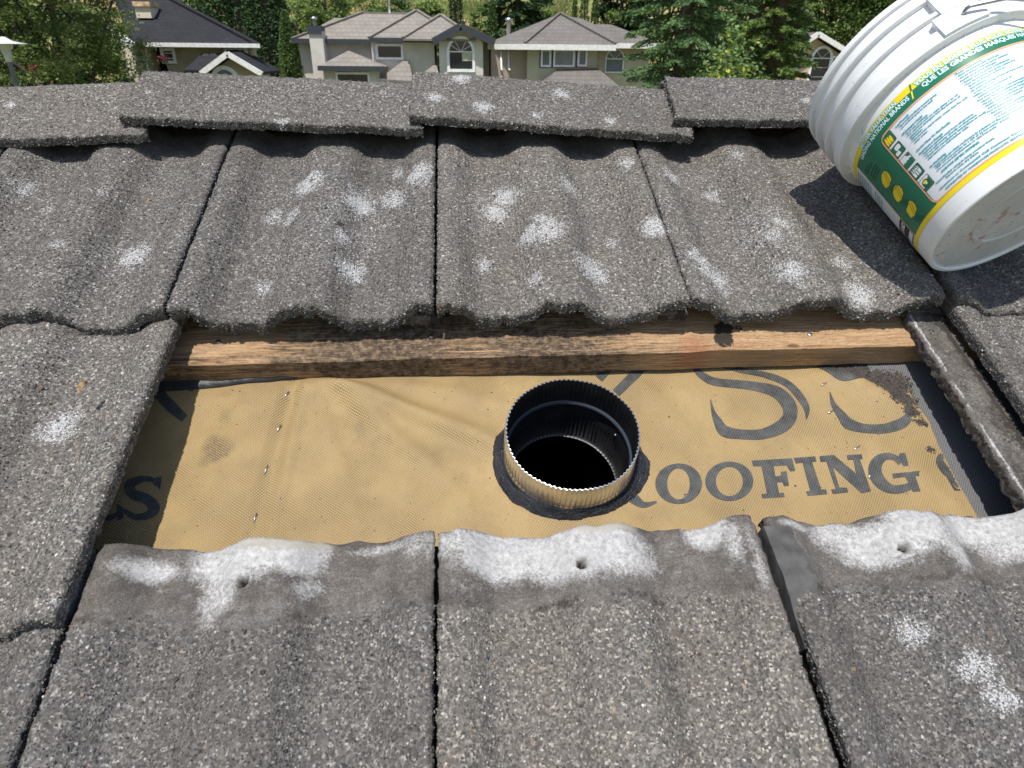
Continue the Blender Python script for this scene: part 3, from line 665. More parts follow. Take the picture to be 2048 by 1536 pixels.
rib([(688,1062,16),(640,1050,14),(600,1075,22),(560,1150,34),(570,1230,30),(640,1262,18),(700,1225,6)], C1)
rib([(912,1075,10),(880,1042,14),(815,1042,20),(755,1075,30),(772,1125,30),(850,1155,30),(895,1205,34),(860,1248,22),(785,1258,18),(715,1215,10)], C1)
poly([(900,1030),(940,1025),(930,1100),(905,1075)], C1); poly([(680,1178),(712,1205),(720,1265),(685,1278)], C1)
rib([(440,1510,6),(490,1460,14),(545,1452,14),(590,1490,12)], C1); rib([(790,1508,6),(1000,1494,6),(1260,1474,6)], C1)
# staples along the crease, and a few among the lettering
for x, y, a, ln in [(573,790,1.1,.010),(557,857,1.15,.011),(532,940,1.35,.011),(511,1037,1.45,.011),(1648,768,.5,.010),(1662,823,.45,.011),(1714,895,.5,.011),(1741,950,.7,.010)]:
    q = bp(x, y, .002); h = float(memb(np.array(q[0]), np.array(q[1]))); mb = MB()
    dx = np.array([math.cos(a), math.sin(a), 0])*ln/2; c = np.array([q[0], q[1], h+.0012])
    mb.tube([c-dx-np.array([0, 0, .002]), c-dx, c+dx, c+dx-np.array([0, 0, .002])], .0006, 6); mb.build('staple', M['staple'], SHEET, smooth=True)

# battens
def make_batten(s0, s1, t0, t1, h, tilt, mat, name='batten', seed=0, z0=0.):
    nx = int((s1-s0)/.004); prof = [(0, .0), (0, .5), (0, 1.), (.02, 1.04), (.2, 1.02), (.4, 1.), (.6, 1.), (.8, 1.), (1., 1.), (1., 0)]
    s = np.linspace(s0, s1, nx); rows = []
    for i, (pt, pz) in enumerate(prof):
        tt = t0+tilt*(s-s0)+(t1-t0)*pt+(fbm(s, s*0+i//3, 25, seed)-.5)*.003; zz = z0+h*min(pz, 1.)+(fbm(s, s*0+i, 30, seed+3)-.5)*.0012+(.0015 if pz > 1.01 else 0)*0
        if pz == 1. and pt == 0: tt = tt+.0004; zz = zz-.001
        rows.append(np.stack([s, tt, zz], -1))
    g = np.array(rows); V = g.reshape(-1, 3); i = np.arange(len(V)).reshape(g.shape[:2])
    F = np.stack([i[:-1, :-1], i[:-1, 1:], i[1:, 1:], i[1:, :-1]], -1).reshape(-1, 4)
    ss, tt = V[:, 0], V[:, 1]
    dark = .04+.30*sstep(.62, .45, ss)+.30*np.exp(-((ss-.40)/.16)**2)+.18+.35*np.exp(-((ss-.24)/.07)**2)-.30*sstep(.62, .72, ss)-.22*np.exp(-((ss-.06)/.05)**2)
    tarr = np.maximum(1.2*sstep(1.5, .5, np.hypot((ss-.662-.25*(tt+.012))/.012, (tt+.012)/.022)), .9*sstep(1.5, .5, np.hypot((ss-.685)/.009, (tt-.006)/.008)))
    red = .8*np.exp(-((ss-.62)/.03)**2)*sstep(.03, -.03, tt)
    tarr = np.where(tt-t0-tilt*(ss-s0) < .004, 0, tarr)
    m = np.stack([dark, tarr, red, 0*ss+1], -1)
    return npmesh(name, V, [F], mat, ROOF, (0, 0, 0), {'mask': m}, smooth=False)
make_batten(-.12, 1.06, -.0405, .050, .0340, .0045, M['wood'])['label'] = 'bare sawn batten across the top of the opening, stained dark on the left'
mb = MB(); mb.box((-.9, .058, .0), (1.8, .12, .034)); mb.build('hidden_board', M['oldwood'], ROOF)
mb = MB(); mb.box((-.9, .395, .0), (1.8, .455, .0485)); mb.build('hidden_board', M['oldwood'], ROOF)  # unseen board added under the caps to block light
mb = MB(); mb.box((-.9, -.375, .002), (-.15, -.29, .036)); mb.build('batten', M['oldwood'], ROOF)
mb = MB(); mb.box((-.2, -.372, .003), (1.8, -.298, .036)); mb.build('batten', M['oldwood'], ROOF)
M['nail'] = metal('dull_nail_head', (.45, .42, .38), .45)
for x, y in ((436, 683), (862, 672), (1620, 668)):
    q = bp(x, y, .0345); mb = MB(); mb.lathe([(.0001, .0012), (.0028, .0010), (.0033, .0004), (.0033, -.002)], 12); mb.build('nail', M['nail'], ROOF, (q[0], q[1], .0338), True)
# torn black lip of the sheet under the batten
s = np.linspace(-.06, .16, 50); rows = []
for k, (dt, dz) in enumerate(((0, .006), (-.004, .0045), (-.009, .0035), (-.013, .0015), (-.014, .0002))):
    rows.append(np.stack([s, -.036+dt*(1.1-s/.16)+(fbm(s, s*0+k, 40, 2)-.5)*.002, dz+.0012+memb(s, s*0-.05)*.6], -1))
g = np.array(rows); i = np.arange(250).reshape(5, 50)
npmesh('torn_lip', g.reshape(-1, 3), [np.stack([i[:-1, :-1], i[1:, :-1], i[1:, 1:], i[:-1, 1:]], -1).reshape(-1, 4)], M['torn'], ROOF)
# grit heaped in the corner
gp = []
rs = np.random.RandomState(5)
while len(gp) < 5200:
    s = rs.uniform(.76, .905, 4000); t = rs.uniform(-.20, -.03, 4000); b = blobs(s, t, GRIT); k = rs.rand(4000) < b*b*(fbm(s, t, 60, 3)+.2)
    gp += list(np.stack([s[k], t[k]], -1))
gp = np.array(gp); ex = rs.uniform([-.0, -.28], [.88, -.05], (420, 2)); ex = ex[np.hypot(ex[:, 0]-PS, ex[:, 1]-PT) > PR+.02]
rad = np.concatenate([np.exp(rs.normal(math.log(.0009), .45, len(gp))), np.exp(rs.normal(math.log(.00055), .3, len(ex)))]); gp = np.concatenate([gp, ex])
Vg, Fg = grains_at(np.stack([gp[:, 0], gp[:, 1], memb(gp[:, 0], gp[:, 1])+.0004], -1), rad, rs, .8)
o = npmesh('loose_grit', Vg, [Fg], M['debris'], ROOF, smooth=False); o['kind'] = 'stuff'
# dark smooth lock rib broken off at the head of the lower right tile
mb = MB()
rs = np.random.RandomState(3); tt = np.linspace(-.288, -.40, 30); 
wv = np.where(tt > -.335, .028, .028*sstep(-.40, -.335, tt)+.004)+(fbm(tt, tt*0, 90, 3)-.5)*.006
sl = .6150+.004*(-.288-tt)/.11
zt = tile_z(np.full(30, .0), tt-NL, .42)+.0028+(fbm(tt, tt*0+4, 80, 3)-.5)*.003-.010*sstep(-.345, -.395, tt)
for a in range(29):
    q = [(sl[a], tt[a]), (sl[a]+wv[a], tt[a]), (sl[a+1]+wv[a+1], tt[a+1]), (sl[a+1], tt[a+1])]; z = [zt[a], zt[a]-.003, zt[a+1]-.003, zt[a+1]]
    mb.add([(q[i][0], q[i][1], z[i]) for i in range(4)]+[(q[i][0], q[i][1], .04) for i in range(4)], [(0, 1, 2, 3), (0, 3, 7, 4), (1, 5, 6, 2)]+([(0, 4, 5, 1)] if a == 0 else []))
M['slate'] = plain('smooth_dark_concrete', (.075, .073, .07), .75, var=.35, sc=60, bump=.0015)
mb.build('lock_rib', M['slate'], ROOF)
# deck below, far slope and the house walls
mb = MB(); mb.box((-1.6, -1.4, -.022), (PS-.085, .47, -.008)); mb.box((PS+.085, -1.4, -.022), (2.3, .47, -.008))
mb.box((PS-.085, -1.4, -.022), (PS+.085, PT-.085, -.008)); mb.box((PS-.085, PT+.085, -.022), (PS+.085, .47, -.008)); mb.build('roof_deck', M['deck'], ROOF)
fa = np.array([0, math.cos(2*TH), -math.sin(2*TH)]); ap = np.array([0, .47, .055])
mb = MB(); q = [np.array([-1.6, 0, 0])+ap, np.array([2.3, 0, 0])+ap, np.array([2.3, 0, 0])+ap+fa*2.4, np.array([-1.6, 0, 0])+ap+fa*2.4]
mb.prism(q, np.array([0, -.02*math.sin(2*TH), -.02*math.cos(2*TH)])); mb.build('far_slope', M['slate'], ROOF)

# ------------------------------------------------------------------ vent pipe
PIPE = empty('vent_pipe', tuple(r2w(np.array([PS, PT, 0]))), (TH, 0, 0))
setp(PIPE, 'round crimped steel vent pipe collar sealed into the tan underlay', 'vent pipe')
def crimp(prof, n=360, teeth=84, amp=.0007, flip=False):
    V = []; a = np.linspace(0, 2*math.pi, n, endpoint=False)
    for r, z, c in prof:
        rr = r+.0006*np.sin(2*a+1)*(z > .0)+.0003*np.sin(5*a+.4)*(z > .02)+amp*c*np.sign(np.sin(teeth*a))*np.abs(np.sin(teeth*a))**.6; V.append(np.stack([rr*np.cos(a), rr*np.sin(a), 0*a+z+(.0009*np.sin(3*a+.5)+.0004*np.sin(8*a)*(z > .049))*(z > .03)], -1))
    g = np.array(V); i = np.arange(g.shape[0]*n).reshape(g.shape[0], n); j = np.concatenate([i, i[:, :1]], 1)
    F = np.stack([j[:-1, :-1], j[:-1, 1:], j[1:, 1:], j[1:, :-1]], -1).reshape(-1, 4)
    return g.reshape(-1, 3), F[:, ::-1] if flip else F
V, F = crimp([(PR+.0008, -.012, 0), (PR+.0008, .006, 0), (PR+.0022, .010, 0), (PR+.0004, .0135, .2), (PR, .016, 1), (PR-.0004, .030, 1), (PR-.0006, .0495, 1), (PR-.0008, .0502, 1), (PR-.0018, .0502, 1)])
npmesh('collar', V, [F], M['galv'], PIPE)
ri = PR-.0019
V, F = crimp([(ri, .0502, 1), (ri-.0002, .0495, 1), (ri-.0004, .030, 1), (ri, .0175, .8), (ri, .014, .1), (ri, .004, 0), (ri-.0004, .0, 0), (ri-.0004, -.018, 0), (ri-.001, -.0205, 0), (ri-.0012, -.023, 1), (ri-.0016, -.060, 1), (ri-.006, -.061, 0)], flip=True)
npmesh('inner_wall', V, [F], M['innerdark'], PIPE)
V, F = crimp([(ri+.0002, .0095, 0), (ri-.0016, .0075, 0), (ri-.0022, .0055, 0), (ri-.0016, .0035, 0), (ri+.0002, .0015, 0)], n=120, flip=True)
M['beadm'] = plain('dark_bead_steel', (.05, .06, .075), .3)
npmesh('bead', V, [F], M['beadm'], PIPE)
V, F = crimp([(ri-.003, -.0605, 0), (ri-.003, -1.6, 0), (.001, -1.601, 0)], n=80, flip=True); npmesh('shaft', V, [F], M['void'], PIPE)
M['rivet'] = metal('bright_rivet', (.8, .8, .8), .25)
for deg, z in ((28, -.012), (172, .028), (174, .006), (176, -.02)):
    mb = MB(); a = math.radians(deg); mb.lathe([(0.0001, .0022), (.0014, .0017), (.002, 0)], 10)
    o = mb.build('rivet', M['rivet'], PIPE, ((ri-.0002)*math.cos(a), (ri-.0002)*math.sin(a), z), True); o.rotation_euler = (0, -math.pi/2, a)
# sealant ring smeared round the base
na, nr = 300, 16; a = np.linspace(0, 2*math.pi, na, endpoint=False)
ctrl = np.array([(0, .020), (20, .010), (45, .006), (90, .004), (135, .007), (160, .014), (185, .0185), (215, .020), (240, .017), (265, .0125), (285, .012), (305, .015), (325, .022), (340, .0275), (352, .0285), (360, .020)])
wd = np.interp(np.degrees(a), ctrl[:, 0], ctrl[:, 1])*.80+(fbm(np.cos(a)*.1, np.sin(a)*.1, 60, 8)-.5)*.003+(fbm(np.cos(a)*.1, np.sin(a)*.1, 500, 9, 2)-.5)*.0016*(1+1.5*np.exp(-((np.degrees(a)-338)/16)**2))
V = []; mk = []
for j in range(nr):
    f = j/(nr-1); r = PR-.001+wd*f; s_, t_ = PS+r*np.cos(a), PT+r*np.sin(a); base = memb(s_, t_)
    hgt = (.0075*(1-f)**3+.0045*np.sin(np.pi*np.clip(f, 0, 1))**.7*(.6+.8*fbm(a*1.2, a*0+f*6, 3, 4))+(fbm(a*2, a*0+f*26, 1.2, 14)-.5)*.004*(1-f*f))*(1-f**6)+.0006
    V.append(np.stack([r*np.cos(a), r*np.sin(a), base+hgt], -1)); mk.append(np.stack([a/6.283*3+0*a, 0*a+f, 0*a, 0*a+1], -1))
g = np.array(V); i = np.arange(nr*na).reshape(nr, na); j = np.concatenate([i, i[:, :1]], 1)
npmesh('sealant', g.reshape(-1, 3), [np.stack([j[:-1, :-1], j[1:, :-1], j[1:, 1:], j[:-1, 1:]], -1).reshape(-1, 4)], M['tar'], PIPE, attrs={'mask': np.array(mk).reshape(-1, 4)})
# ------------------------------------------------------------------ white pail lying on the tiles
BA, BB = 1.8153, .15
bA = np.array([math.cos(BB)*math.cos(BA), math.cos(BB)*math.sin(BA), math.sin(BB)])
bE1 = np.cross(bA, [0, 0, 1.]); bE1 /= np.linalg.norm(bE1); bE2 = np.cross(bE1, bA)
bc = r2w(np.array([.9826, .0313, .1923])); bx, by, bz = r2w(-bE1), r2w(bE2), r2w(bA)
PAIL = empty('bucket')
PAIL.matrix_world = Matrix(((bx[0], by[0], bz[0], bc[0]), (bx[1], by[1], bz[1], bc[1]), (bx[2], by[2], bz[2], bc[2]), (0, 0, 0, 1)))
setp(PAIL, 'white plastic pail with green and yellow label lying on its side', 'bucket')
BR0, BK = .1091, .0448
def cs(ph, z, dr=0.): r = BR0+BK*z+dr; return (r*math.cos(ph), r*math.sin(ph), z)
def pail_mat():
    k = NT('white_pail_plastic'); p = k.obj(); n = k.noise(p, 30, 5); n2 = k.noise(p, 8, 3)
    c = k.mix(k.rng(n2, .3, .7, 0, .5), (.78, .79, .80), (.68, .685, .67)); c = k.mix(k.math('GREATER_THAN', k.noise(p, 160, 2), .735), c, (.42, .39, .35)); c = k.mix(k.rng(k.noise(k.map(p, (1, 1, 3.5)), 24, 6, .75), .56, .74, 0, .35), c, (.40, .37, .32))
    k.b.inputs['Specular IOR Level'].default_value = .45
    k.b.inputs['Subsurface Weight'].default_value = .12; k.b.inputs['Subsurface Radius'].default_value = (1, 1, 1); k.b.inputs['Subsurface Scale'].default_value = .004
    return k.out(c, .36, k.bump(n, .0006, .4))
M['pail'] = pail_mat()
def base_mat():
    k = NT('scuffed_pail_base'); p = k.obj(); n = k.noise(p, 55, 5, .6); n2 = k.noise(p, 17, 4); n3 = k.noise(p, 330, 2)
    st = k.noise(k.map(p, (1, 8, 1), (0, 0, .5)), 26, 4, .6)
    c = k.mix(k.rng(n2, .3, .7), (.50, .50, .49), (.63, .63, .63))
    c = k.mix(k.rng(n, .585, .66, 0, .7), c, (.40, .21, .15)); c = k.mix(k.math('GREATER_THAN', k.math('ADD', n3, k.math('MULTIPLY', n2, .25)), .84), c, (.09, .08, .07))
    c = k.mix(k.rng(st, .62, .72, 0, .6), c, (.78, .78, .78))
    return k.out(c, .5, k.bump(n, .0006, .5))
M['pailbase'] = base_mat()
mb = MB()
prof = [(BR0-.006, .0022), (BR0-.0045, .0002), (BR0-.001, .0), (BR0, .0012)]
prof += [(BR0+BK*z, z) for z in np.linspace(.003, .1705, 12)]
prof += [(.1168, .1712), (.1272, .1716), (.1280, .1724), (.1282, .186), (.1276, .1868), (.1222, .1874), (.1215, .190), (.1216, .203), (.1222, .2052), (.1284, .2058), (.1288, .2068), (.1288, .2092), (.1283, .2102), (.1224, .2108), (.1216, .213), (.1218, .2265), (.1225, .2285), (.1288, .229), (.1292, .230), (.1292, .2325), (.1286, .2335), (.1232, .234), (.1226, .236), (.1230, .244), (.1238, .2458), (.1282, .2462), (.1287, .248), (.1284, .2525), (.1270, .2535), (.1235, .2535), (.1215, .251), (.119, .24), (.1168, .20), (.1105, .03), (.1045, .006)]
mb.lathe(prof, 160); mb.lathe([(.1045, .006), (.0001, .006)], 160)
for k in range(36):                           # thin webs under the skirt
    a = k/36*2*math.pi+.06; ca, sa = math.cos(a), math.sin(a)
    for r0, r1, z0, z1 in ((.1155, .1200, .1675, .1716),):
        if r0 > .12 and k % 3: continue
        pr = [(r0, z1), (r1, z1), (r0, z0)] if r0 < .12 else [(r0, z0), (r1, z0+.001), (r1, z1-.001), (r0, z1)]
        if r0 > .12: continue
        t = np.array([-sa, ca, 0])*.0012
        mb.prism([np.array([r*ca, r*sa, z])-t/2 for r, z in pr], t)
PB = mb.build('body', M['pail'], PAIL, smooth=True)
PB.data.set_sharp_from_angle(angle=math.radians(32)) if hasattr(PB.data, 'set_sharp_from_angle') else None
mb = MB(); mb.lathe([(BR0-.006, .0022), (BR0-.0075, .0034), (.060, .0036), (.0585, .0020), (.0555, .0020), (.054, .0036), (.0001, .0036)], 120)
mb.bar((-.03, .02, .0035), (.0, -.012, .0035), .007, .0022); mb.bar((-.078, -.058, .0035), (-.086, -.050, .0035), .004, .003)
PBB = mb.build('base', M['pailbase'], PAIL, smooth=False)
# handle ears and wire bail
for a0 in (math.radians(65.0), math.radians(245.0)):
    mb = MB(); n = 9
    for z0, z1, r1, h0, h1 in ((.1725, .2000, .1318, -11, 10), (.2000, .2400, .1312, -6, 11.5)):
        aa = np.linspace(a0+math.radians(h0), a0+math.radians(h1), n)
        V = [(r*math.cos(q), r*math.sin(q), z) for q in aa for r, z in ((.119, z0), (r1, z0+.001), (r1, z1-.0006), (.119, z1))]
        F = [(i*4+j, i*4+4+j, i*4+4+(j+1) % 4, i*4+(j+1) % 4) for i in range(n-1) for j in range(4)]+[(0, 1, 2, 3), tuple(range(4*n-4, 4*n))[::-1]]
        mb.add(V, [f[::-1] for f in F])
    mb.build('handle_ear', M['pail'], PAIL)
M['wire'] = metal('worn_steel_wire', (.42, .43, .46), .3)
a0 = math.radians(65.6); pts = []
ex = np.array([math.cos(a0), math.sin(a0), 0]); et = np.array([-math.sin(a0), math.cos(a0), 0])
p0 = ex*.128+np.array([0, 0, .1872])
pts += [p0, p0+ex*.006, p0+ex*.0095+et*.002, p0+ex*.0105+et*.006+np.array([0, 0, -.0003])]
for k in range(1, 17):                        # bail swung round the side out of view, drooping towards the base
    f = k/16; a = a0+.08+f*(math.pi-.10); r = .1395+.012*math.sin(f*math.pi); z = .1868-.075*math.sin(f*math.pi)**1.2
    pts.append(np.array([r*math.cos(a), r*math.sin(a), z]))
mb = MB(); mb.tube(pts, .0021, 10); WIRE = mb.build('wire_handle', M['wire'], PAIL, smooth=True)
mb = MB(); mb.lathe([(.0001, .0002), (.0042, .0002), (.0046, .0008)], 14); M['hole'] = plain('ear_hole', (.30, .28, .26), .7)
# label
def gloss(name, c, r=.32):
    m = plain(name, c, r, var=.05, sc=40); m.node_tree.nodes['Principled BSDF'].inputs['Specular IOR Level'].default_value = .4; return m
M['lwhite'] = gloss('label_white', (.68, .70, .73)); M['lyel'] = gloss('label_yellow', (.82, .62, .012)); M['lgrn'] = gloss('label_green', (.015, .155, .085))
M['lteal'] = gloss('label_teal', (.06, .31, .36)); M['lpale'] = gloss('label_pale_cyan', (.60, .83, .84)); M['lor'] = gloss('label_orange', (.72, .36, .20)); M['lbrn'] = gloss('label_brown', (.055, .035, .03)); M['ldk'] = gloss('label_dark_green', (.012, .045, .03))
D2R = math.pi/180
def patch(mb, a0, a1, z0, z1, dr):
    n = max(2, int(abs(a1-a0)/2.5)); m = max(1, int((z1-z0)/.02)); V = []
    for j in range(m+1):
        for i in range(n+1): V.append(cs((a0+(a1-a0)*i/n)*D2R, z0+(z1-z0)*j/m, dr))
    mb.add(V, [(j*(n+1)+i, j*(n+1)+i+1, (j+1)*(n+1)+i+1, (j+1)*(n+1)+i) for j in range(m) for i in range(n)])
def shape(mb, pts, dr):                       # pts in (angle deg, z), filled; fine enough to follow the curve
    from mathutils.geometry import tessellate_polygon
    tri = tessellate_polygon([[Vector((a*.002, z, 0)) for a, z in pts]]); V = []; F = []
    todo = [tuple(pts[i] for i in t) for t in tri]
    while todo:
        t = todo.pop(); sp = max(q[0] for q in t)-min(q[0] for q in t)
        if sp > 2.2:
            L = [(abs(t[i][0]-t[(i+1) % 3][0]), i) for i in range(3)]; i = max(L)[1]; p, q, r = t[i], t[(i+1) % 3], t[(i+2) % 3]
            m = ((p[0]+q[0])/2, (p[1]+q[1])/2); todo += [(p, m, r), (m, q, r)]; continue
        if (t[1][0]-t[0][0])*(t[2][1]-t[0][1])-(t[1][1]-t[0][1])*(t[2][0]-t[0][0]) < 0: t = t[::-1]
        F.append(tuple(range(len(V), len(V)+3))); V += [cs(a*D2R, z, dr) for a, z in t]
    mb.add(V, F)
def rrect(a0, a1, z0, z1, r, n=5):            # r in metres
    ra = r/.002; out = []
    for cx, cz, s in ((a1-ra, z1-r, 0), (a0+ra, z1-r, 90), (a0+ra, z0+r, 180), (a1-ra, z0+r, 270)):
        for k in range(n+1):
            t = (s+90*k/n)*D2R; out.append((cx+ra*math.cos(t), cz+r*math.sin(t)))
    return out
TXT = {}
def text_geo(s, bold=0.):
    key = (s, bold)
    if key in TXT: return TXT[key]
    cu = bpy.data.curves.new('lettering', 'FONT'); cu.body = s; cu.resolution_u = 2; cu.offset = bold; cu.size = 1
    ob = bpy.data.objects.new('lettering', cu); COL.objects.link(ob)
    dg = bpy.context.evaluated_depsgraph_get(); dg.update(); me = bpy.data.meshes.new_from_object(ob.evaluated_get(dg))
    V = [tuple(v.co) for v in me.vertices]; F = [tuple(p.vertices) for p in me.polygons]
    bpy.data.objects.remove(ob); bpy.data.curves.remove(cu); bpy.data.meshes.remove(me)
    TXT[key] = (V, F); return V, F
def ltext(mb, s, a, z, h, dr=.0009, w=None, bold=.02, shear=0., end=None, maxa=118):
    V, F = text_geo(s, bold)
    if not V: return
    x1 = max(v[0] for v in V); sc = h/.70
    if end is not None: w = (end-a)*D2R*.1155
    sx = (w/x1) if w else sc
    out = [cs(a*D2R+(v[0]*sx+shear*v[1]*sc)/.1155, z+v[1]*sc, dr) for v in V]
    mb.add(out, F)
mb = MB(); patch(mb, -75, 190, .0225, .1585, .0003); LAB = mb.build('label', M['lwhite'], PAIL, smooth=True)
mb = MB(); patch(mb, -75, 190, .1502, .1585, .0005); patch(mb, -75, 190, .0225, .0285, .0005); mb.build('yellow_band', M['lyel'], LAB, smooth=True)
mb = MB(); patch(mb, -27, 190, .1365, .1505, .0006); patch(mb, -27, 2.0, .0285, .1366, .0006)
shape(mb, [(2, .1366), (2, .128), (2.6, .1325), (4.2, .1352), (6.5, .1366)], .0006); mb.build('green_band', M['lgrn'], LAB, smooth=True)
mb = MB(); o_, i_ = rrect(.6, 230, .0285, .1372, .0085), rrect(1.6, 229, .0303, .1352, .0075)
V = [cs(a*D2R, z, .0008) for a, z in o_]+[cs(a*D2R, z, .0008) for a, z in i_]; n = len(o_)
seg = []
for i in range(n):
    a, b = o_[i], o_[(i+1) % n]; c, d = i_[(i+1) % n], i_[i]
    k = max(1, int(abs(a[0]-b[0])/2.5))
    for q in range(k):
        f0, f1 = q/k, (q+1)/k; L = lambda p, r, f: (p[0]+(r[0]-p[0])*f, p[1]+(r[1]-p[1])*f)
        pts = [L(a, b, f0), L(a, b, f1), L(d, c, f1), L(d, c, f0)]; mb.add([cs(x*D2R, z, .0008) for x, z in pts], [(0, 1, 2, 3)])
patch(mb, -27.6, -27, .0285, .1505, .0008); mb.build('orange_border', M['lor'], LAB, smooth=True)
mb = MB()
ltext(mb, 'BETTER VALUE THAN', -12, .1512, .0052, end=20.2, bold=.035)
ltext(mb, 'LEADING NATIONAL BRANDS', -18, .1440, .0052, end=26.4, bold=.035)
ltext(mb, 'VOUS EN DONNE PLUS POUR VOTRE ARGENT', 32.2, .1512, .0052, end=106, bold=.035)
ltext(mb, 'QUE LES GRANDES MARQUES NATIONALES', 34.2, .1440, .0052, end=108, bold=.035)
mb.build('slogan', M['lpale'], LAB)
mb = MB()
for s_, a_, z_, e_ in (('BETTER VALUE THAN', -12.15, .1510, 20.35), ('VOUS EN DONNE PLUS POUR VOTRE ARGENT', 32.05, .1510, 106.15)): ltext(mb, s_, a_, z_, .0056, dr=.0007, end=e_, bold=.085)
mb.build('slogan_outline', M['lteal'], LAB)
mb = MB(); shape(mb, [(27.2, .1412), (28.0, .1412), (29.6, .1500), (28.7, .1500)], .0009); mb.build('slash', M['lyel'], LAB)
mb = MB(); shape(mb, [(28.75, .1503), (29.6, .1503), (31.1, .1582), (30.2, .1582)], .0009); mb.build('slash', M['lgrn'], LAB)
fine = [(12.2, .1300, 'Load Properly', 1, None), (13.2, .1268, '• Face soiled surfaces toward spray.', 0, 37), (13.2, .1238, '• Do not block spray to top rack.', 0, 34),
 (12.2, .1170, 'Fill Detergent Cup(s)', 1, None), (13.2, .1138, '• Fill all cups completely.', 0, 28), (13.2, .1108, '• For machines with no cups, place 1 to 1½', 0, 44), (14.2, .1078, 'tablespoons detergent into the bottom of', 0, 44), (14.2, .1048, 'dishwasher.', 0, 22), (13.2, .1018, '• Use more for hard water areas, less for soft', 0, 46), (14.2, .0988, 'water areas.', 0, 23),
 (12.2, .0895, 'Use Hot Water For Best Results', 1, None), (12.2, .0845, 'Avoid Spots or Damage', 1, None), (13.2, .0815, '• Separate stainless steel from silverware.', 0, 43), (13.2, .0785, '• Do not spill powder directly on silverware.', 0, 44), (13.2, .0755, "• Check with manufacturer instructions to verify", 0, 48), (14.2, .0725, 'that items are dishwasher safe.', 0, 38),
 (12.2, .0640, 'For Pre-Soaking', 1, None), (13.2, .0610, '• Soak tough-to-clean cookware in solution of 1', 0, 49), (14.2, .0580, 'TBSP (15 mL) powder to 1 QT (1 L) hot water.', 0, 49), (13.2, .0550, '• Do not pre-soak silverware or cast iron pots.', 0, 47),
 (15, .0505, 'SAFE FOR SEPTIC SYSTEMS.', 1, 37), (9, .0450, 'Close lid after using to keep product fresh.', 0, 43), (15, .0420, 'Store in cool, dry place.', 0, 34), (8.5, .0370, 'Questions or Comments? Call Customer Service', 0, 56), (11.2, .0325, 'DISTRIBUTED BY WAREHOUSE PRODUCTS, SEATTLE', 0, 54)]
mb = MB()
for a, z, s, b, e in fine: ltext(mb, s, a, z, .0022 if b else .0020, end=e, bold=.055 if b else .045, shear=.2 if b else 0)
fr = ['Charger correctement', '• Placer les surfaces sales vers le jet.', "• Ne pas bloquer le jet du panier supérieur.", 'Remplir les godets à détergent', '• Remplir tous les godets complètement.', "• Pour les machines sans godet, mettre 15 à", '22 mL de détergent au fond du', 'lave-vaisselle.', "• En mettre davantage si l'eau est dure, moins", "si l'eau est douce.", "Utiliser de l'eau chaude pour de", 'meilleurs résultats', 'Pour éviter les taches ou les dommages', "• Séparer l'acier inoxydable de l'argenterie.", "• Ne pas verser la poudre sur l'argenterie.", '• Vérifier auprès du fabricant que les', 'articles vont au lave-vaisselle.', 'Pour le prétrempage', '• Faire tremper les ustensiles dans une', 'solution de 15 mL de poudre pour', "1 L d'eau chaude.", "• Ne pas faire tremper l'argenterie ni", 'la fonte.']
for i, s in enumerate(fr): ltext(mb, s, 48+(0 if s[0] == '•' or i in (0, 3, 10, 12, 17) else 1.2), .1325-i*.00345, .0021, bold=.045)
ltext(mb, 'SANS DANGER POUR FOSSES SEPTIQUES.', 55, .0505, .0019, bold=.04); ltext(mb, 'Fermer le couvercle après usage.', 56, .0465, .0019)
mb.build('fine_print', M['lteal'], LAB)
mb = MB()
for i, s in enumerate(['OPENING', 'INSTRUCTIONS', 'INSTRUCTIONS', 'POUR ENLEVER', 'LE COUVERCLE']): ltext(mb, s, -24 if i < 2 else -22, .1325-i*.0042-(.002 if i > 1 else 0), .0021, bold=.03)
for i, z in enumerate((.0985, .0745, .0485)):
    ltext(mb, str(i+1), -25.5, z-.004, .003, bold=.04)
    for k, s in enumerate(('Tear band', 'and lift lid', 'at the tabs')): ltext(mb, s, -17+k*1.2, z-.0115-.0028*k, .0017)
mb.build('opening_text', M['ldk'], LAB)
LIDM = [M['lbrn'], M['lyel'], M['lgrn'], M['lwhite']]
for i, z in enumerate((.0985, .0745, .0485)):
    mb = MB(); c = -12.5; pts = [(c-6, z-.0045), (c-5.4, z+.003), (c-3.4, z+.0075), (c-.5, z+.0098), (c+2.2, z+.0092), (c+3.6, z+.0062), (c+3.8, z), (c+2.4, z-.0052), (c-2, z-.0074)]
    if i == 2: pts[3] = (c-.6, z+.0068); pts[2] = (c-3.8, z+.0060); pts[1] = (c-5, z+.0045)
    shape(mb, [((p[0]-c)*1.06+c, (p[1]-z)*1.06+z) for p in pts], .00075); mb.cur = 1; shape(mb, pts, .0009); mb.cur = 0
    for q in (0, 1.7): [shape(mb, [(c-2.0+q+3.0*g0, z-.0070+.0155*g0-q*.001*g0), (c-1.7+q+3.0*g0, z-.0070+.0155*g0-q*.001*g0), (c-1.7+q+3.0*g1_, z-.0070+.0155*g1_-q*.001*g1_), (c-2.0+q+3.0*g1_, z-.0070+.0155*g1_-q*.001*g1_)], .00105) for g0, g1_ in ((0., .5), (.5, 1.))]
    mb.build('lid_picture', LIDM, LAB)
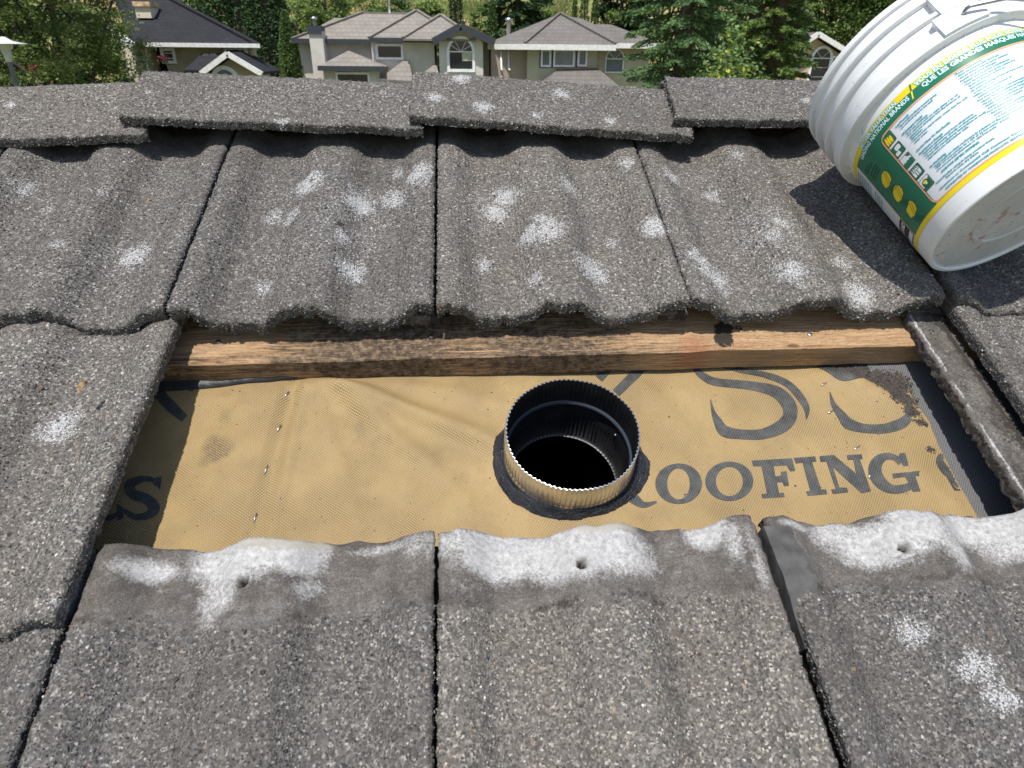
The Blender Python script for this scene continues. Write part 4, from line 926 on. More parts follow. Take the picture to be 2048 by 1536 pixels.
for i in range(5):
    z = .1275-i*.0181; c = 5.4; mb = MB(); G = .00105
    def sh(ci, pts, dr): mb.cur = ci; shape(mb, pts, dr)
    sh(0, rrect(c-3.7, c+3.7, z-.0074, z+.0074, .0016), .0007); sh(2 if i in (0, 1, 3) else 3, rrect(c-3.35, c+3.35, z-.0067, z+.0067, .0013), .0009)
    if i == 0:
        for k in range(3):
            q = [(c-3.1+k*1.75, z-.0063), (c-1.9+k*1.75, z-.0063), (c-1.2+k*1.7, z-.001), (c-1.3+k*1.6, z+.004-.0008*k), (c-2.2+k*1.6, z+.0045-.001*k), (c-2.9+k*1.7, z)]
            sh(0, [((p[0]-c)*1.0+c-.25, p[1]+.0003) for p in q], .00098); sh(1, q, G)
    if i == 1: sh(3, [(c-2.6, z-.006), (c+.6, z-.006), (c+.2, z-.0005), (c-2.8, z-.002)], G); sh(3, rrect(c-1.2, c+2.7, z-.0008, z+.0052, .0018), G); sh(0, [(c-1.5, z-.0012), (c+2.8, z-.0012), (c+2.8, z-.0007), (c-1.5, z-.0007)], .0012)
    if i == 2: sh(2, [(c-3.3, z-.0066), (c+3.3, z-.0066), (c+3.3, z-.0005), (c+2, z+.0003), (c+1, z-.001), (c, z+.0002), (c-1.2, z-.0012), (c-2.2, z), (c-3.3, z-.001)], G); sh(2, [(c+.8, z+.0065), (c+3.3, z+.0065), (c+3.3, z+.002), (c+2, z+.003)], G); mb.cur = 0
    if i == 3:
        for q in ([(c-2.8, z-.005), (c-1.2, z-.005), (c-1.0, z+.001), (c-2.8, z+.001)], [(c-.6, z-.005), (c+.4, z-.005), (c+.4, z+.001), (c-.6, z+.001)], [(c+.9, z-.005), (c+2.4, z-.004), (c+2.6, z+.001), (c+.9, z+.001)], [(c-2.8, z+.0018), (c+2.6, z+.0018), (c+2.4, z+.0032), (c-2.6, z+.0032)]): sh(3, q, G)
        for k in range(4): sh(3, [(c-2.4+k*1.3, z+.0036), (c-2.0+k*1.3, z+.0036), (c-2.0+k*1.3, z+.0056), (c-2.4+k*1.3, z+.0056)], G)
    if i == 4:
        sh(2, [(c-3.3, z-.0066), (c+3.3, z-.0066), (c+3.3, z+.005), (c+1, z+.001), (c-1, z-.002), (c-3.3, z-.003)], .00095); el = lambda x, y, a, b: [(x+a*math.cos(t), y+b*math.sin(t)) for t in np.linspace(0, 2*math.pi, 20)[:-1]]
        sh(0, el(c, z, 2.35, .0047), G); sh(2, el(c, z, 1.95, .0039), .0012); sh(1, el(c-.1, z+.0014, 1.3, .0018), .0013); sh(3, el(c+.2, z-.001, .7, .001), .0014)
    mb.build('icon', LIDM, LAB)
mb = MB(); rs = np.random.RandomState(8)
for i, s in enumerate(['INGREDIENTS: sodium', 'carbonate, sodium', 'silicate, surfactants,', 'enzymes, perfume.', 'CAUTION: eye irritant.', 'Keep out of reach', 'of children.', 'FIRST AID: rinse', 'eyes with water.', 'MISE EN GARDE', 'irrite les yeux.']): ltext(mb, s, -52, .1450-i*.0045-(.006 if i > 6 else 0), .0024, bold=.035, end=-30)
mb.build('side_print', M['lteal'], LAB)
mb = MB(); patch(mb, -60, -28.3, .0300, .0585, .0006); mb.build('brown_panel', M['lbrn'], LAB, smooth=True)
mb = MB(); ltext(mb, 'LAND', -41, .0475, .0065, bold=.05, shear=.15); patch(mb, -60, -28.7, .0315, .0385, .0008); mb.build('panel_lettering', M['lwhite'], LAB)
mb = MB()
for i in range(3): ltext(mb, 'NET WT / POIDS NET', -48, .0366-i*.0022, .0014, bold=.04)
mb.build('panel_print', M['lbrn'], LAB)
mb = MB(); ltext(mb, 'BEST WHEN USED BY', -12, .1655, .0019, bold=.0); ltext(mb, 'PSF2003A TB 01S0208', -12, .1618, .0019, bold=.0)
M['ljet'] = gloss('faded_date_ink', (.50, .50, .51)); mb.build('date_stamp', M['ljet'], LAB)
# ------------------------------------------------------------------ ground, hill, neighbouring houses, trees
GZ = -4.9
def ground_z(X, Y):
    f = np.clip(Y-50, 0, None); return GZ+sstep(46, 58, Y)*2.6+.235*np.clip(Y-52, 0, None)*sstep(50, 60, Y)+(fbm(X, Y, .12, 3)-.5)*1.6*sstep(50, 60, Y)
def grass_mat():
    k = NT('hill_grass'); p = k.pos(); a = k.noise(p, .16, 5, .6); b = k.noise(p, 2.2, 5, .65); c2 = k.noise(p, .5, 3)
    c = k.mix(k.rng(b, .3, .7), (.09, .135, .028), (.19, .235, .06))
    c = k.mix(k.rng(a, .47, .60), c, k.mix(b, (.32, .24, .11), (.48, .37, .18)))
    c = k.mix(k.rng(c2, .55, .7, 0, .6), c, (.05, .085, .022))
    return k.out(c, .95, k.bump(b, .25, .8))
M['grass'] = grass_mat()
X, Y = np.meshgrid(np.linspace(-150, 150, 121), np.concatenate([np.linspace(-30, 44, 12), np.linspace(46, 200, 90)]))
Z = ground_z(X, Y); i = np.arange(X.size).reshape(X.shape)
g = npmesh('ground', np.stack([X, Y, Z], -1).reshape(-1, 3), [np.stack([i[:-1, :-1], i[:-1, 1:], i[1:, 1:], i[1:, :-1]], -1).reshape(-1, 4)], M['grass']); g['kind'] = 'structure'
def leafmat(name, a, b, rough=.6, tr=.25, third=None, bigsc=.9):
    k = NT(name); r = k.n('NewGeometry').outputs['Random Per Island']; n = k.noise(k.pos(), bigsc, 3)
    c = k.mix(k.rng(k.math('ADD', k.math('MULTIPLY', r, .6), k.math('MULTIPLY', n, .8)), .3, 1.), a, b)
    if third: c = k.mix(k.math('GREATER_THAN', k.math('FRACT', k.math('MULTIPLY', r, 31.7)), third[0]), c, third[1])
    m = k.out(c, rough); t = k.t.nodes.new('ShaderNodeBsdfTranslucent'); mx = k.t.nodes.new('ShaderNodeMixShader'); mx.inputs[0].default_value = tr
    k.put(t.inputs[0], c); out = k.t.nodes['Material Output']; k.t.links.new(k.b.outputs[0], mx.inputs[1]); k.t.links.new(t.outputs[0], mx.inputs[2]); k.t.links.new(mx.outputs[0], out.inputs[0])
    return m
def leaves(C, size, rs, flat=.5, asp=.5, up=.35, droop=None):
    """rhombic leaves at C (n,3)"""
    n = len(C); size = np.broadcast_to(size, n)*rs.uniform(.65, 1.35, n)
    d = rs.normal(0, 1, (n, 3)); d[:, 2] *= flat
    if droop is not None: d = d*.45+droop
    d /= np.linalg.norm(d, axis=1, keepdims=True)+1e-9
    nn = rs.normal(0, 1, (n, 3)); nn[:, 2] += up*3; s = np.cross(d, nn); s /= np.linalg.norm(s, axis=1, keepdims=True)+1e-9
    a = d*size[:, None]*.5; b = s*size[:, None]*.5*asp
    V = np.stack([C-a, C-a*.1+b, C+a, C-a*.1-b], 1).reshape(-1, 3); F = np.arange(4*n).reshape(n, 4); return V, F
def trunk_mb(base, top, r0, r1, limbs, rs):
    mb = MB(); n = 6; base, top = np.array(base, float), np.array(top, float)
    pts = [base+(top-base)*k/n+np.array([*rs.normal(0, .06, 2), 0])*(0 < k) for k in range(n+1)]
    mb.tube(pts, [r0+(r1-r0)*k/n for k in range(n+1)], 8)
    for L in limbs:
        f = rs.uniform(.25, .85); s = base+(top-base)*f; m = (s+L)/2+np.array([0, 0, .15])
        mb.tube([s, m, L], [r0*(1-f)*.45+.02, r0*.2+.012, .01], 6)
    return mb
M['bark'] = plain('tree_bark', (.075, .055, .042), .9, var=.4, sc=6, bump=.02)
def broadleaf(name, label, cat, px, D, z0, z1, rx, mat, n_cl, per, ls, seed, ry=None, cl=.55, group=None, shape_=1., asp=.55, flatc=.6, cut=None):
    rs = np.random.RandomState(seed); bx = P(px, 100, D); gz = float(ground_z(np.array(bx[0]), np.array(D)))
    root = empty(name, (bx[0], D, gz)); setp(root, label, cat, group); o = np.array([bx[0], D, gz]); ry = ry or rx
    th = rs.uniform(0, 2*math.pi, n_cl); cz = rs.uniform(-1, 1, n_cl); rr = np.sqrt(1-np.abs(cz)**(2*shape_)); q = rs.uniform(.55, 1.05, n_cl)
    zc, zh = (z0+z1)/2, (z1-z0)/2
    c = np.stack([bx[0]+rx*rr*q*np.cos(th), D+ry*rr*q*np.sin(th), zc+zh*cz*np.where(np.abs(cz) > .8, 1, q**.3)], -1)
    if cut: c = c[cut(c)]
    cr = cl*rs.uniform(.6, 1.3, len(c))
    pts = (c[:, None]+rs.normal(0, .42, (len(c), per, 3))*cr[:, None, None]*np.array([1, 1, flatc])).reshape(-1, 3)
    V, F = leaves(pts-o, ls, rs, .6, asp); npmesh('crown', V, [F], mat, root, smooth=False)
    lim = c[rs.choice(len(c), min(14, len(c)), False)]-o
    trunk_mb((0, 0, 0), (0, 0, max(1., zc-gz+zh*.5)), .09+.035*(z1-gz)/3, .03, lim, rs).build('trunk', M['bark'], root, smooth=True)
    return root
def conifer(name, label, px, D, top, R, mat, seed, nb=110, zlo=-4., sh=(.15, .035), twigs=16, shoots=14, droop=.25, group=None, rexp=.8):
    """tapered trunk, whorled drooping branches with side twigs carrying needle shoots"""
    rs = np.random.RandomState(seed); b = P(px, 100, D); gz = float(ground_z(np.array(b[0]), np.array(D)))
    root = empty(name, (b[0], D, gz)); setp(root, label, 'conifer', group); H = top-gz
    mb = MB(); mb.tube([(0, 0, 0), (0, 0, H*.5), (0, 0, H)], [.025*H, .014*H, .01], 9); PT_ = []; DR = []
    for k in range(nb):
        f = (k+rs.rand())/nb; z = max(.8, zlo-gz)+(H-max(.8, zlo-gz))*f; L = R*((H-z)/(H-max(.8, zlo-gz)))**rexp*rs.uniform(.75, 1.1)+.15; a = k*2.399+rs.normal(0, .2)
        e = np.array([math.cos(a), math.sin(a), 0]); s = np.array([-e[1], e[0], 0])
        def bpnt(t): return np.array([0, 0, z])+e*L*t+np.array([0, 0, L*(.10*t-droop*1.6*t*t+.32*droop*t**4*2)])
        mb.tube([bpnt(0), bpnt(.35), bpnt(.7), bpnt(1)], [.012+.012*L, .012+.007*L, .012, .005], 5)
        nt = max(4, int(twigs*(L/R)**.7))
        for j in range(nt):
            t = .18+.82*(j+rs.rand())/nt; w = L*.34*(1.15-t)*rs.uniform(.6, 1.2)+.10; sg = 1 if j % 2 else -1
            d = s*sg*.8+e*.65; d = d/np.linalg.norm(d)
            u = np.linspace(.05, 1, shoots)[:, None]; p = bpnt(t)+d*w*u+np.array([0, 0, -1])*(w*.55*u**1.6)
            PT_.append(p+rs.normal(0, .018, p.shape)); sd_ = d+s*rs.choice([-.9, .9], (shoots, 1))*.7+e*.3+np.array([0, 0, -.35]); DR.append(sd_)
        u = np.linspace(.5, 1.03, 10)[:, None]; p = np.concatenate([bpnt(x)[None] for x in u[:, 0]]); PT_.append(p); DR.append(np.repeat(e[None], 10, 0)+rs.normal(0, .4, (10, 3)))
    Pn = np.concatenate(PT_); Dn = np.concatenate(DR); Dn /= np.linalg.norm(Dn, axis=1, keepdims=True)
    V, F = leaves(Pn+Dn*sh[0]*.3, sh[0], rs, asp=sh[1]/sh[0]*2, droop=Dn, up=.5); npmesh('crown', V, [F], mat, root, smooth=False)
    mb.build('trunk', M['bark'], root, smooth=True); return root
def column(name, label, px, D, top, R, mat, seed, n=5200, ls=.16, cat='conifer', group=None, zlo=None, pw=.75, asp=.4):
    """upright dense cedar: feathery upright sprays on a tapering column"""
    rs = np.random.RandomState(seed); b = P(px, 100, D); gz = float(ground_z(np.array(b[0]), np.array(D)))
    root = empty(name, (b[0], D, gz)); setp(root, label, cat, group); lo = (zlo-gz) if zlo is not None else .3; H = top-gz
    z = lo+(H-lo)*rs.rand(n)**1.05; f = (z-lo)/(H-lo); a = rs.uniform(0, 2*math.pi, n); lump = .72+.5*vnoise(a*1.6+z*.7, z*1.1+seed, 1.0, seed)
    r = R*(1-f)**pw*lump*np.sqrt(rs.uniform(.45, 1.05, n))+.05
    p = np.stack([r*np.cos(a), r*np.sin(a), z], -1); d = np.stack([np.cos(a)*.7, np.sin(a)*.7, rs.uniform(-.5, .6, n)], -1)
    V, F = leaves(p, ls, rs, asp=asp, droop=d, up=.3); npmesh('crown', V, [F], mat, root, smooth=False)
    trunk_mb((0, 0, 0), (0, 0, H*.92), .06+.02*H, .02, [], rs).build('trunk', M['bark'], root, smooth=True); return root

# far roof covering: courses of small tiles as relief and tone
def roofmat(name, c, course=.21, w=.30, var=.35, rot=0.):
    k = NT(name); p = k.pos(); q = k.n('SeparateXYZ', Vector=p); X_, Z_ = q.outputs[0], q.outputs[2]
    row = k.math('DIVIDE', Z_, course); fr = k.math('FRACT', row); ri_ = k.math('FLOOR', row)
    col = k.math('ADD', k.math('DIVIDE', X_, w), k.math('MULTIPLY', ri_, .5)); fc = k.math('FRACT', col); ci_ = k.math('FLOOR', col)
    wn_ = k.n('TexWhiteNoise', Vector=k.n('CombineXYZ', X=ci_, Y=ri_, Z=0.).outputs[0]).outputs[0]
    edge = k.math('MAXIMUM', k.rng(fr, .22, .0), k.math('MULTIPLY', k.rng(fc, .25, .0), .6)); n = k.noise(p, .9, 4)
    col_ = k.mix(k.rng(wn_, 0, 1, 0, var), c, tuple(x*.55 for x in c)); col_ = k.mix(k.rng(n, .35, .7, 0, .4), col_, tuple(min(1, x*1.35) for x in c)); col_ = k.mix(k.math('MULTIPLY', edge, .55), col_, tuple(x*.35 for x in c))
    return k.out(col_, .9, k.bump(fr, .05, .6))
def stucco(name, c): return plain(name, c, .92, var=.1, sc=1.5, bump=.004)
M['roofA'] = roofmat('taupe_tiles', (.25, .225, .195)); M['roofB'] = roofmat('grey_tiles', (.17, .155, .14), .19, .27); M['roofC'] = roofmat('black_shingles', (.026, .027, .031), .14, .33, .5)
M['stA'] = stucco('greige_stucco', (.58, .545, .485)); M['stB'] = stucco('olive_stucco', (.44, .42, .30)); M['stB2'] = stucco('brown_stucco', (.34, .28, .235)); M['stC'] = stucco('khaki_stucco', (.38, .32, .225)); M['stD'] = stucco('tan_stucco', (.56, .43, .31))
M['cream'] = stucco('cream_stucco', (.68, .60, .44)); M['fdark'] = plain('slate_fascia', (.045, .05, .06), .6); M['fwhite'] = plain('white_fascia', (.74, .73, .70), .5); M['wframe'] = plain('white_window_frame', (.80, .80, .80), .4)
def glassmat(name, c, r=.08):
    k = NT(name); k.b.inputs['Specular IOR Level'].default_value = .6; n = k.noise(k.pos(), 1.3, 3); return k.out(k.mix(n, c, tuple(x*.5 for x in c)), r)
M['gdark'] = glassmat('dark_glass', (.02, .024, .026)); M['gblue'] = glassmat('pale_curtained_glass', (.22, .26, .28)); M['ggrn'] = glassmat('greenish_glass', (.12, .15, .14)); M['gout'] = plain('dark_recess', (.02, .022, .026), .6)
class House:
    def __init__(s, name, label, px, D, cat='house'):
        b = P(px, 100, D); s.o = np.array([b[0], D, float(ground_z(np.array(b[0]), np.array(D)))]); s.r = empty(name, tuple(s.o)); setp(s.r, label, cat)
    def part(s, name, mat, fn, parent=None, smooth=False):
        m = MB(); fn(m); m.V = [tuple(np.array(v)-s.o) for v in m.V]; return m.build(name, mat, parent or s.r, smooth=smooth)
    def pbox(s, name, mat, x0, x1, yt, yb, D, depth, parent=None):
        """box whose front face fills the pixels; yb None reaches the ground"""
        a, b = P(x0, yt, D), P(x1, yt, D); z1 = (a[2]+b[2])/2; z0 = s.o[2] if yb is None else (P(x0, yb, D)[2]+P(x1, yb, D)[2])/2
        if yb is not None: a = (a+P(x0, yb, D))/2; b = (b+P(x1, yb, D))/2
        return s.part(name, mat, lambda m: m.box((a[0], D, z0), (b[0], D+depth, z1)), parent)
    def roof(s, mat, faces, name='roof', th=.10, parent=None):
        def fn(m):
            for f in faces: m.prism(f, (0, 0, -th))
        return s.part(name, mat, fn, parent)
    def window(s, x0, x1, y0, y1, D, glass, arch=False, bars=(1, 0), fw=.10, tone='wframe', rays=0, mull=None, bw=1.):
        a, b, c = P(x0, y1, D), P(x1, y1, D), P((x0+x1)/2, y0, D); xa, xb, z0, z1 = a[0], b[0], (a[2]+b[2])/2, c[2]; r = (xb-xa)/2; cx = (xa+xb)/2
        def outline(ins):
            if not arch: return [(xa+ins, z0+ins), (xb-ins, z0+ins), (xb-ins, z1-ins), (xa+ins, z1-ins)]
            zc = z1-r; return [(xa+ins, z0+ins), (xb-ins, z0+ins)]+[(cx+(r-ins)*math.cos(t), zc+(r-ins)*math.sin(t)) for t in np.linspace(0, math.pi, 17)]
        o, q = outline(0), outline(fw)
        def fr(m):
            n = len(o)
            for i in range(n):
                j = (i+1) % n; m.prism([(o[i][0], D, o[i][1]), (o[j][0], D, o[j][1]), (q[j][0], D, q[j][1]), (q[i][0], D, q[i][1])], (0, -.07, 0))
        f = s.part('window', M[tone], fr)
        s.part('pane', glass, lambda m: m.prism([(x, D, z) for x, z in outline(fw*.6)], (0, -.02, 0)), f)
        zt = z1-r if arch else z1; tm = M[mull or tone]; bl = []
        for k in range(1, bars[0]+1): x = xa+(xb-xa)*k/(bars[0]+1); bl.append(((x, D-.045, z0+fw), (x, D-.045, zt), .035*bw, .035))
        for k in range(1, bars[1]+1): z = z0+(zt-z0)*k/(bars[1]+1); bl.append(((xa+fw, D-.04, z), (xb-fw, D-.04, z), .032*bw, .032*bw))
        if arch: bl.append(((xa+fw, D-.05, zt), (xb-fw, D-.05, zt), .09, .05))
        for k in range(1, rays+1): t = math.pi*k/(rays+1); bl.append(((cx, D-.04, zt), (cx+(r-fw)*math.cos(t), D-.04, zt+(r-fw)*math.sin(t)), .022, .022))
        for q_ in bl: s.part('glazing_bar', tm, lambda m: m.bar(*q_), f)
        return f
def up(p, dy=0, dz=0): return np.array(p)+np.array([0, dy, dz])
# --- greige house, centre left
h = House('house', 'greige stucco house with taupe tiled hips and dark slate fascia, beside the stucco chimney', 780, 40)
eL, eR, rL, rR = P(584, 79, 40), P(880, 79, 40), P(727, 26, 44.6), P(850, 26, 44.6); eR[2] = eL[2]; rR[2] = rL[2]; bk_ = 49.5-40
h.roof(M['roofA'], [[eL, eR, rR, rL], [up(eL, bk_), eL, rL], [up(eL, bk_), rL, rR, up(eR, bk_)], [eR, up(eR, bk_), rR]])
a, b, c, d = P(618, 64, 46), P(668, 36, 49.5), P(760, 36, 49.5), P(780, 64, 46); h.roof(M['roofA'], [[a, d, c, b], [up(a, 7), a, b]], 'back_roof')
for nm, (ax_, ay, aD), (lx, ly), (rx_, ry_), fD in (('hip_roof', (833, 22, 43.6), (738, 78), (925, 78), 39.3), ('hip_roof', (881, 31, 42.2), (806, 78), (952, 78), 38.8)):
    A_, l, r = P(ax_, ay, aD), P(lx, ly, fD), P(rx_, ry_, fD); l[2] = r[2] = (l[2]+r[2])/2; q = up(A_, 4.5)
    h.roof(M['roofA'], [[l, r, A_], [up(l, 7), l, A_, q], [r, up(r, 7), q, A_]], nm)
    h.part('hip_cap', M['roofA'], lambda m: [m.bar(up(l, 0, .05), up(A_, 0, .06), .17, .09), m.bar(up(r, 0, .05), up(A_, 0, .06), .17, .09)])
g0, g1, g2 = P(866, 77, 38.4), P(921, 47, 38.4), P(990, 77, 38.4); g0[2] = g2[2] = (g0[2]+g2[2])/2
h.roof(M['roofA'], [[g0, g1, up(g1, 4), up(g0, 4)], [g1, g2, up(g2, 4), up(g1, 4)]], 'gable_roof')
h.part('hip_cap', M['roofA'], lambda m: [m.bar(up(eL, 0, .05), up(rL, 0, .06), .17, .09), m.bar(rL, rR, .26, .14)])
h.pbox('fascia', M['fdark'], 582, 742, 77.5, 87, 39.95, .12); h.pbox('fascia', M['fdark'], 738, 868, 75.5, 84.5, 39.2, .12)
h.part('fascia', M['fdark'], lambda m: [m.bar(up(g0, -.06, -.17), up(g1, -.06, -.14), .12, .36), m.bar(up(g1, -.06, -.14), up(g2, -.06, -.17), .12, .36)])
h.pbox('wall', M['stA'], 597, 745, 86, None, 40.6, 8); h.pbox('wall', M['stA'], 742, 868, 83, None, 39.8, 6)
def gw(m):
    a, b = P(878, 100, 38.9), P(966, 100, 38.9); zt = g0[2]-.15; z0 = h.o[2]; m.prism([(a[0], 38.9, z0), (b[0], 38.9, z0), (b[0], 38.9, zt), (g1[0], 38.9, g1[2]-.2), (a[0], 38.9, zt)], (0, 5, 0))
h.part('gable_wall', M['stA'], gw); h.pbox('wall', M['stA'], 960, 978, 82, None, 41.5, 4)
ch = h.pbox('chimney', M['stA'], 617, 644, 62, None, 39.35, 1.0); h.pbox('chimney_cap', M['fdark'], 614, 642, 51, 67, 39.25, 1.2, ch)
def flue(x0, x1, yt, yb, D, cone=True):
    def fn(m):
        a, b = P((x0+x1)/2, yb, D), P((x0+x1)/2, yt, D); r = (x1-x0)/2*D/FPX; X0 = (a[0]+b[0])/2
        m.lathe([(r*.8, a[2]-b[2]), (r*.8, -.12), (r*1.5, -.12), (r*1.5, -.03), (.01, .04)], 12, (X0, D, b[2]))
    return fn
h.part('flue', M['galv'], flue(625, 632, 34, 54, 39.8), ch, True)
pa, pl, pr_ = P(697, 101, 39.9), P(636, 133, 37.5), P(768, 133, 37.5); pl[2] = pr_[2] = (pl[2]+pr_[2])/2
h.roof(M['roofA'], [[pl, pr_, pa], [up(pl, 2.4), pl, pa], [pr_, up(pr_, 2.4), pa]], 'porch_roof'); h.pbox('fascia', M['fdark'], 635, 769, 132, 142, 37.45, .1)
h.pbox('wall', M['stA'], 646, 758, 141, None, 37.9, 2.6); h.window(674, 741, 144.5, 175, 37.88, M['gdark'], bars=(1, 0))
a, b, c, d = P(808, 120, 39.7), P(758, 158, 37.6), P(826, 162, 37.6), P(818, 121, 39.7); h.roof(M['roofA'], [[b, c, d, a], [up(b, 2), b, a]], 'porch_roof')
a, b, c = P(872, 126, 39.7), P(846, 146, 38), P(878, 150, 38); h.roof(M['roofA'], [[b, c, a]], 'porch_roof')
h.window(753, 807.5, 87.5, 119.5, 39.78, M['gdark'], bars=(3, 2), fw=.12, mull='gdark'); aw = h.window(894.5, 950.5, 71.5, 144, 38.88, M['gdark'], True, (1, 0), .15, rays=5)
M['blind'] = plain('pale_blind', (.42, .42, .33), .8); h.pbox('blind', M['blind'], 924, 944, 105, 122, 38.855, .01, aw)
h.part('vent_stack', M['fwhite'], flue(776, 780.5, -8, 27, 44.5), None, True)
# --- grey-roofed house, centre right
h = House('house', 'olive and brown house with grey tiled hip roof and white fascia', 1130, 40)
ap, ap2 = P(1120, 28, 43.5), P(1085, 31, 46.5); l, r = P(1050, 89, 39), P(1232, 87, 39); l[2] = r[2] = (l[2]+r[2])/2; l0 = P(975, 93, 40.5); l0[2] = l[2]
h.roof(M['roofB'], [[l, r, ap], [up(l0, 8), l0, l, ap, up(ap, 4)], [r, up(r, 9), up(ap, 4), ap]])
a, b, c, d = P(1188, 86, 39.6), P(1212, 64, 41.5), P(1232, 50, 44), P(1322, 85, 39.6); a[2] = d[2] = (a[2]+d[2])/2
h.roof(M['roofB'], [[a, d, P(1222, 49, 43.4), P(1192, 48, 43.4)], [d, up(d, 6), P(1222, 49, 43.4)]], 'side_roof')
q_ = [P(1122, 30, 45.5), P(1162, 37, 45.5), P(1230, 66, 43.6), P(1150, 70, 43.6)]; h.roof(M['roofB'], [q_[::-1]], 'back_roof')
h.part('hip_cap', M['roofB'], lambda m: [m.bar(up(l, 0, .05), up(ap, 0, .06), .16, .09), m.bar(up(r, 0, .05), up(ap, 0, .06), .16, .09)])
fz = .0
h.part('fascia', M['fwhite'], lambda m: [m.box((l[0], 38.9, l[2]-.30), (r[0], 39.0, l[2]-.02)), m.prism([up(l0, -.1, -.30), up(l, -.1, -.30), up(l, -.1, -.02), up(l0, -.1, -.02)], (0, .1, 0)), m.box((r[0]-1.2, 39.45, a[2]-.28), (d[0], 39.58, a[2]-.02))])
h.pbox('wall', M['stB2'], 982, 1057, 92, None, 40.2, 7); h.pbox('wall', M['stB'], 1055, 1196, 92, None, 39.7, 7); h.pbox('wall', M['stB'], 1194, 1300, 92, None, 40.3, 6)
for x0, x1, y0, y1 in ((1081, 1101.5, 98, 134), (1106, 1148.5, 98, 134), (1154, 1173.5, 98, 133)):
    h.pbox('window_surround', M['fdark'], x0-1.6, x1+1.6, y0-1.6, y1+1.6, 39.66, .08); h.window(x0, x1, y0, y1, 39.66, M['gblue'], bars=(0, 0), fw=.10)
h.window(1208.5, 1246, 96, 146, 40.28, M['gblue'], True, (0, 0), .07, rays=3)
for x in (1002, 1017): h.part('downpipe', M['fwhite'], lambda m: m.tube([P(x, 96, 40.12), P(x+.6, 137, 40.12), P(x+2.5, 140, 39.95)], .065, 8), None, True)
a, b, c, d = P(1113, 139, 39.6), P(1196, 137, 39.6), P(1238, 172, 37.2), P(1082, 176, 37.2); h.roof(M['roofB'], [[d, c, b, a], [up(d, 2.4), d, a], [c, up(c, 2.4), b]], 'lower_roof')
M['rust'] = plain('tan_flashing', (.34, .20, .10), .6); h.part('flashing', M['rust'], lambda m: m.bar(up(a, -.05, .04), up(b, -.05, .04), .1, .06))
h.part('flue', M['galv'], flue(1013, 1021, 36, 74, 42), None, True)
# --- black-roofed house, left
h = House('house', 'khaki house with black shingle roof, white fascia and cream chimney', 390, 33)
l, r = P(262, 88, 32), P(514, 88, 32); l[2] = r[2] = (l[2]+r[2])/2; tl, tr = P(236, -60, 38.5), P(250, -42, 38.5); tl[2] = tr[2]
tr = P(268, -40, 38); tl = P(215, -40, 38); rb = P(494, 92, 44); rb[2] = r[2]
h.roof(M['roofC'], [[l, r, tr, tl], [r, rb, tr], [up(l, 12), l, tl]])
h.part('hip_cap', M['roofC'], lambda m: m.bar(up(r, 0, .04), up(tr, 0, .04), .24, .08))
h.pbox('fascia', M['fwhite'], 288, 519, 86, 94.5, 31.9, .14)
h.part('rake_board', M['fwhite'], lambda m: [m.bar(P(222, 60, 32.5), P(268, 89, 31.8), .12, .14), m.bar(P(219, 66, 32.5), P(264, 94, 31.85), .10, .10)])
h.pbox('wall', M['stC'], 262, 295, 92, None, 32.7, 5); h.pbox('wall', M['stC'], 326, 500, 92, None, 32.7, .9); h.pbox('recess', M['gout'], 293, 328, 92, None, 33.6, 4)
h.pbox('sunlit_corner_wall', M['cream'], 241, 264, 94, None, 32.0, 1.2); h.pbox('soffit', M['stC'], 250, 512, 93.5, 95.5, 32.1, .7)  # corner wall in cream: its sunlight is put into the colour
h.window(269, 293, 99, 128, 32.65, M['gblue'], bars=(1, 1), fw=.11); h.window(326, 355, 96, 127, 32.65, M['gdark'], bars=(1, 2), fw=.12); h.window(453, 499, 94, 126, 32.65, M['gdark'], bars=(3, 2), fw=.12)
h.part('post', M['wframe'], lambda m: m.bar(P(291, 95, 32.5), P(296, 140, 32.5), .09, .09))
ch = h.pbox('chimney', M['cream'], 271, 301, 12, 36, 34.0, .9); M['rustcap'] = plain('rust_stained_cap', (.58, .40, .22), .7, var=.5, sc=4); h.pbox('chimney_cap', M['rustcap'], 264.5, 299, 3, 12.5, 33.9, 1.1, ch)
a, b, c = P(402, 143, 30), P(455, 105, 30), P(524, 144, 30); e = 3.2
h.roof(M['roofC'], [[a, b, up(b, e, .0), up(a, e)], [b, c, up(c, e), up(b, e)]], 'porch_roof')
sl = P(368, 140, 31.2); h.roof(M['roofC'], [[sl, P(428, 141, 30.6), P(452, 106, 32.2), P(404, 106, 32.2)]], 'porch_roof')
h.part('rake_board', M['fwhite'], lambda m: [m.bar(up(a, -.05, -.08), up(b, -.05, -.05), .12, .20), m.bar(up(b, -.05, -.05), up(c, -.05, -.08), .12, .20)])
h.part('gable_wall', M['stC'], lambda m: m.prism([(a[0]+.3, 30.4, h.o[2]), (c[0]-.3, 30.4, h.o[2]), (c[0]-.3, 30.4, c[2]), (b[0], 30.4, b[2]-.2), (a[0]+.3, 30.4, a[2])], (0, 2, 0)))
h.window(428, 486, 131, 190, 30.38, M['gblue'], True, (1, 0), .16)
for x in (410, 425): h.part('roof_vent', M['galv'], lambda m: m.box(tuple(P(x, 110, 32.0)-np.array([.1, 0, .05])), tuple(P(x, 110, 32.0)+np.array([.16, .2, .05]))))
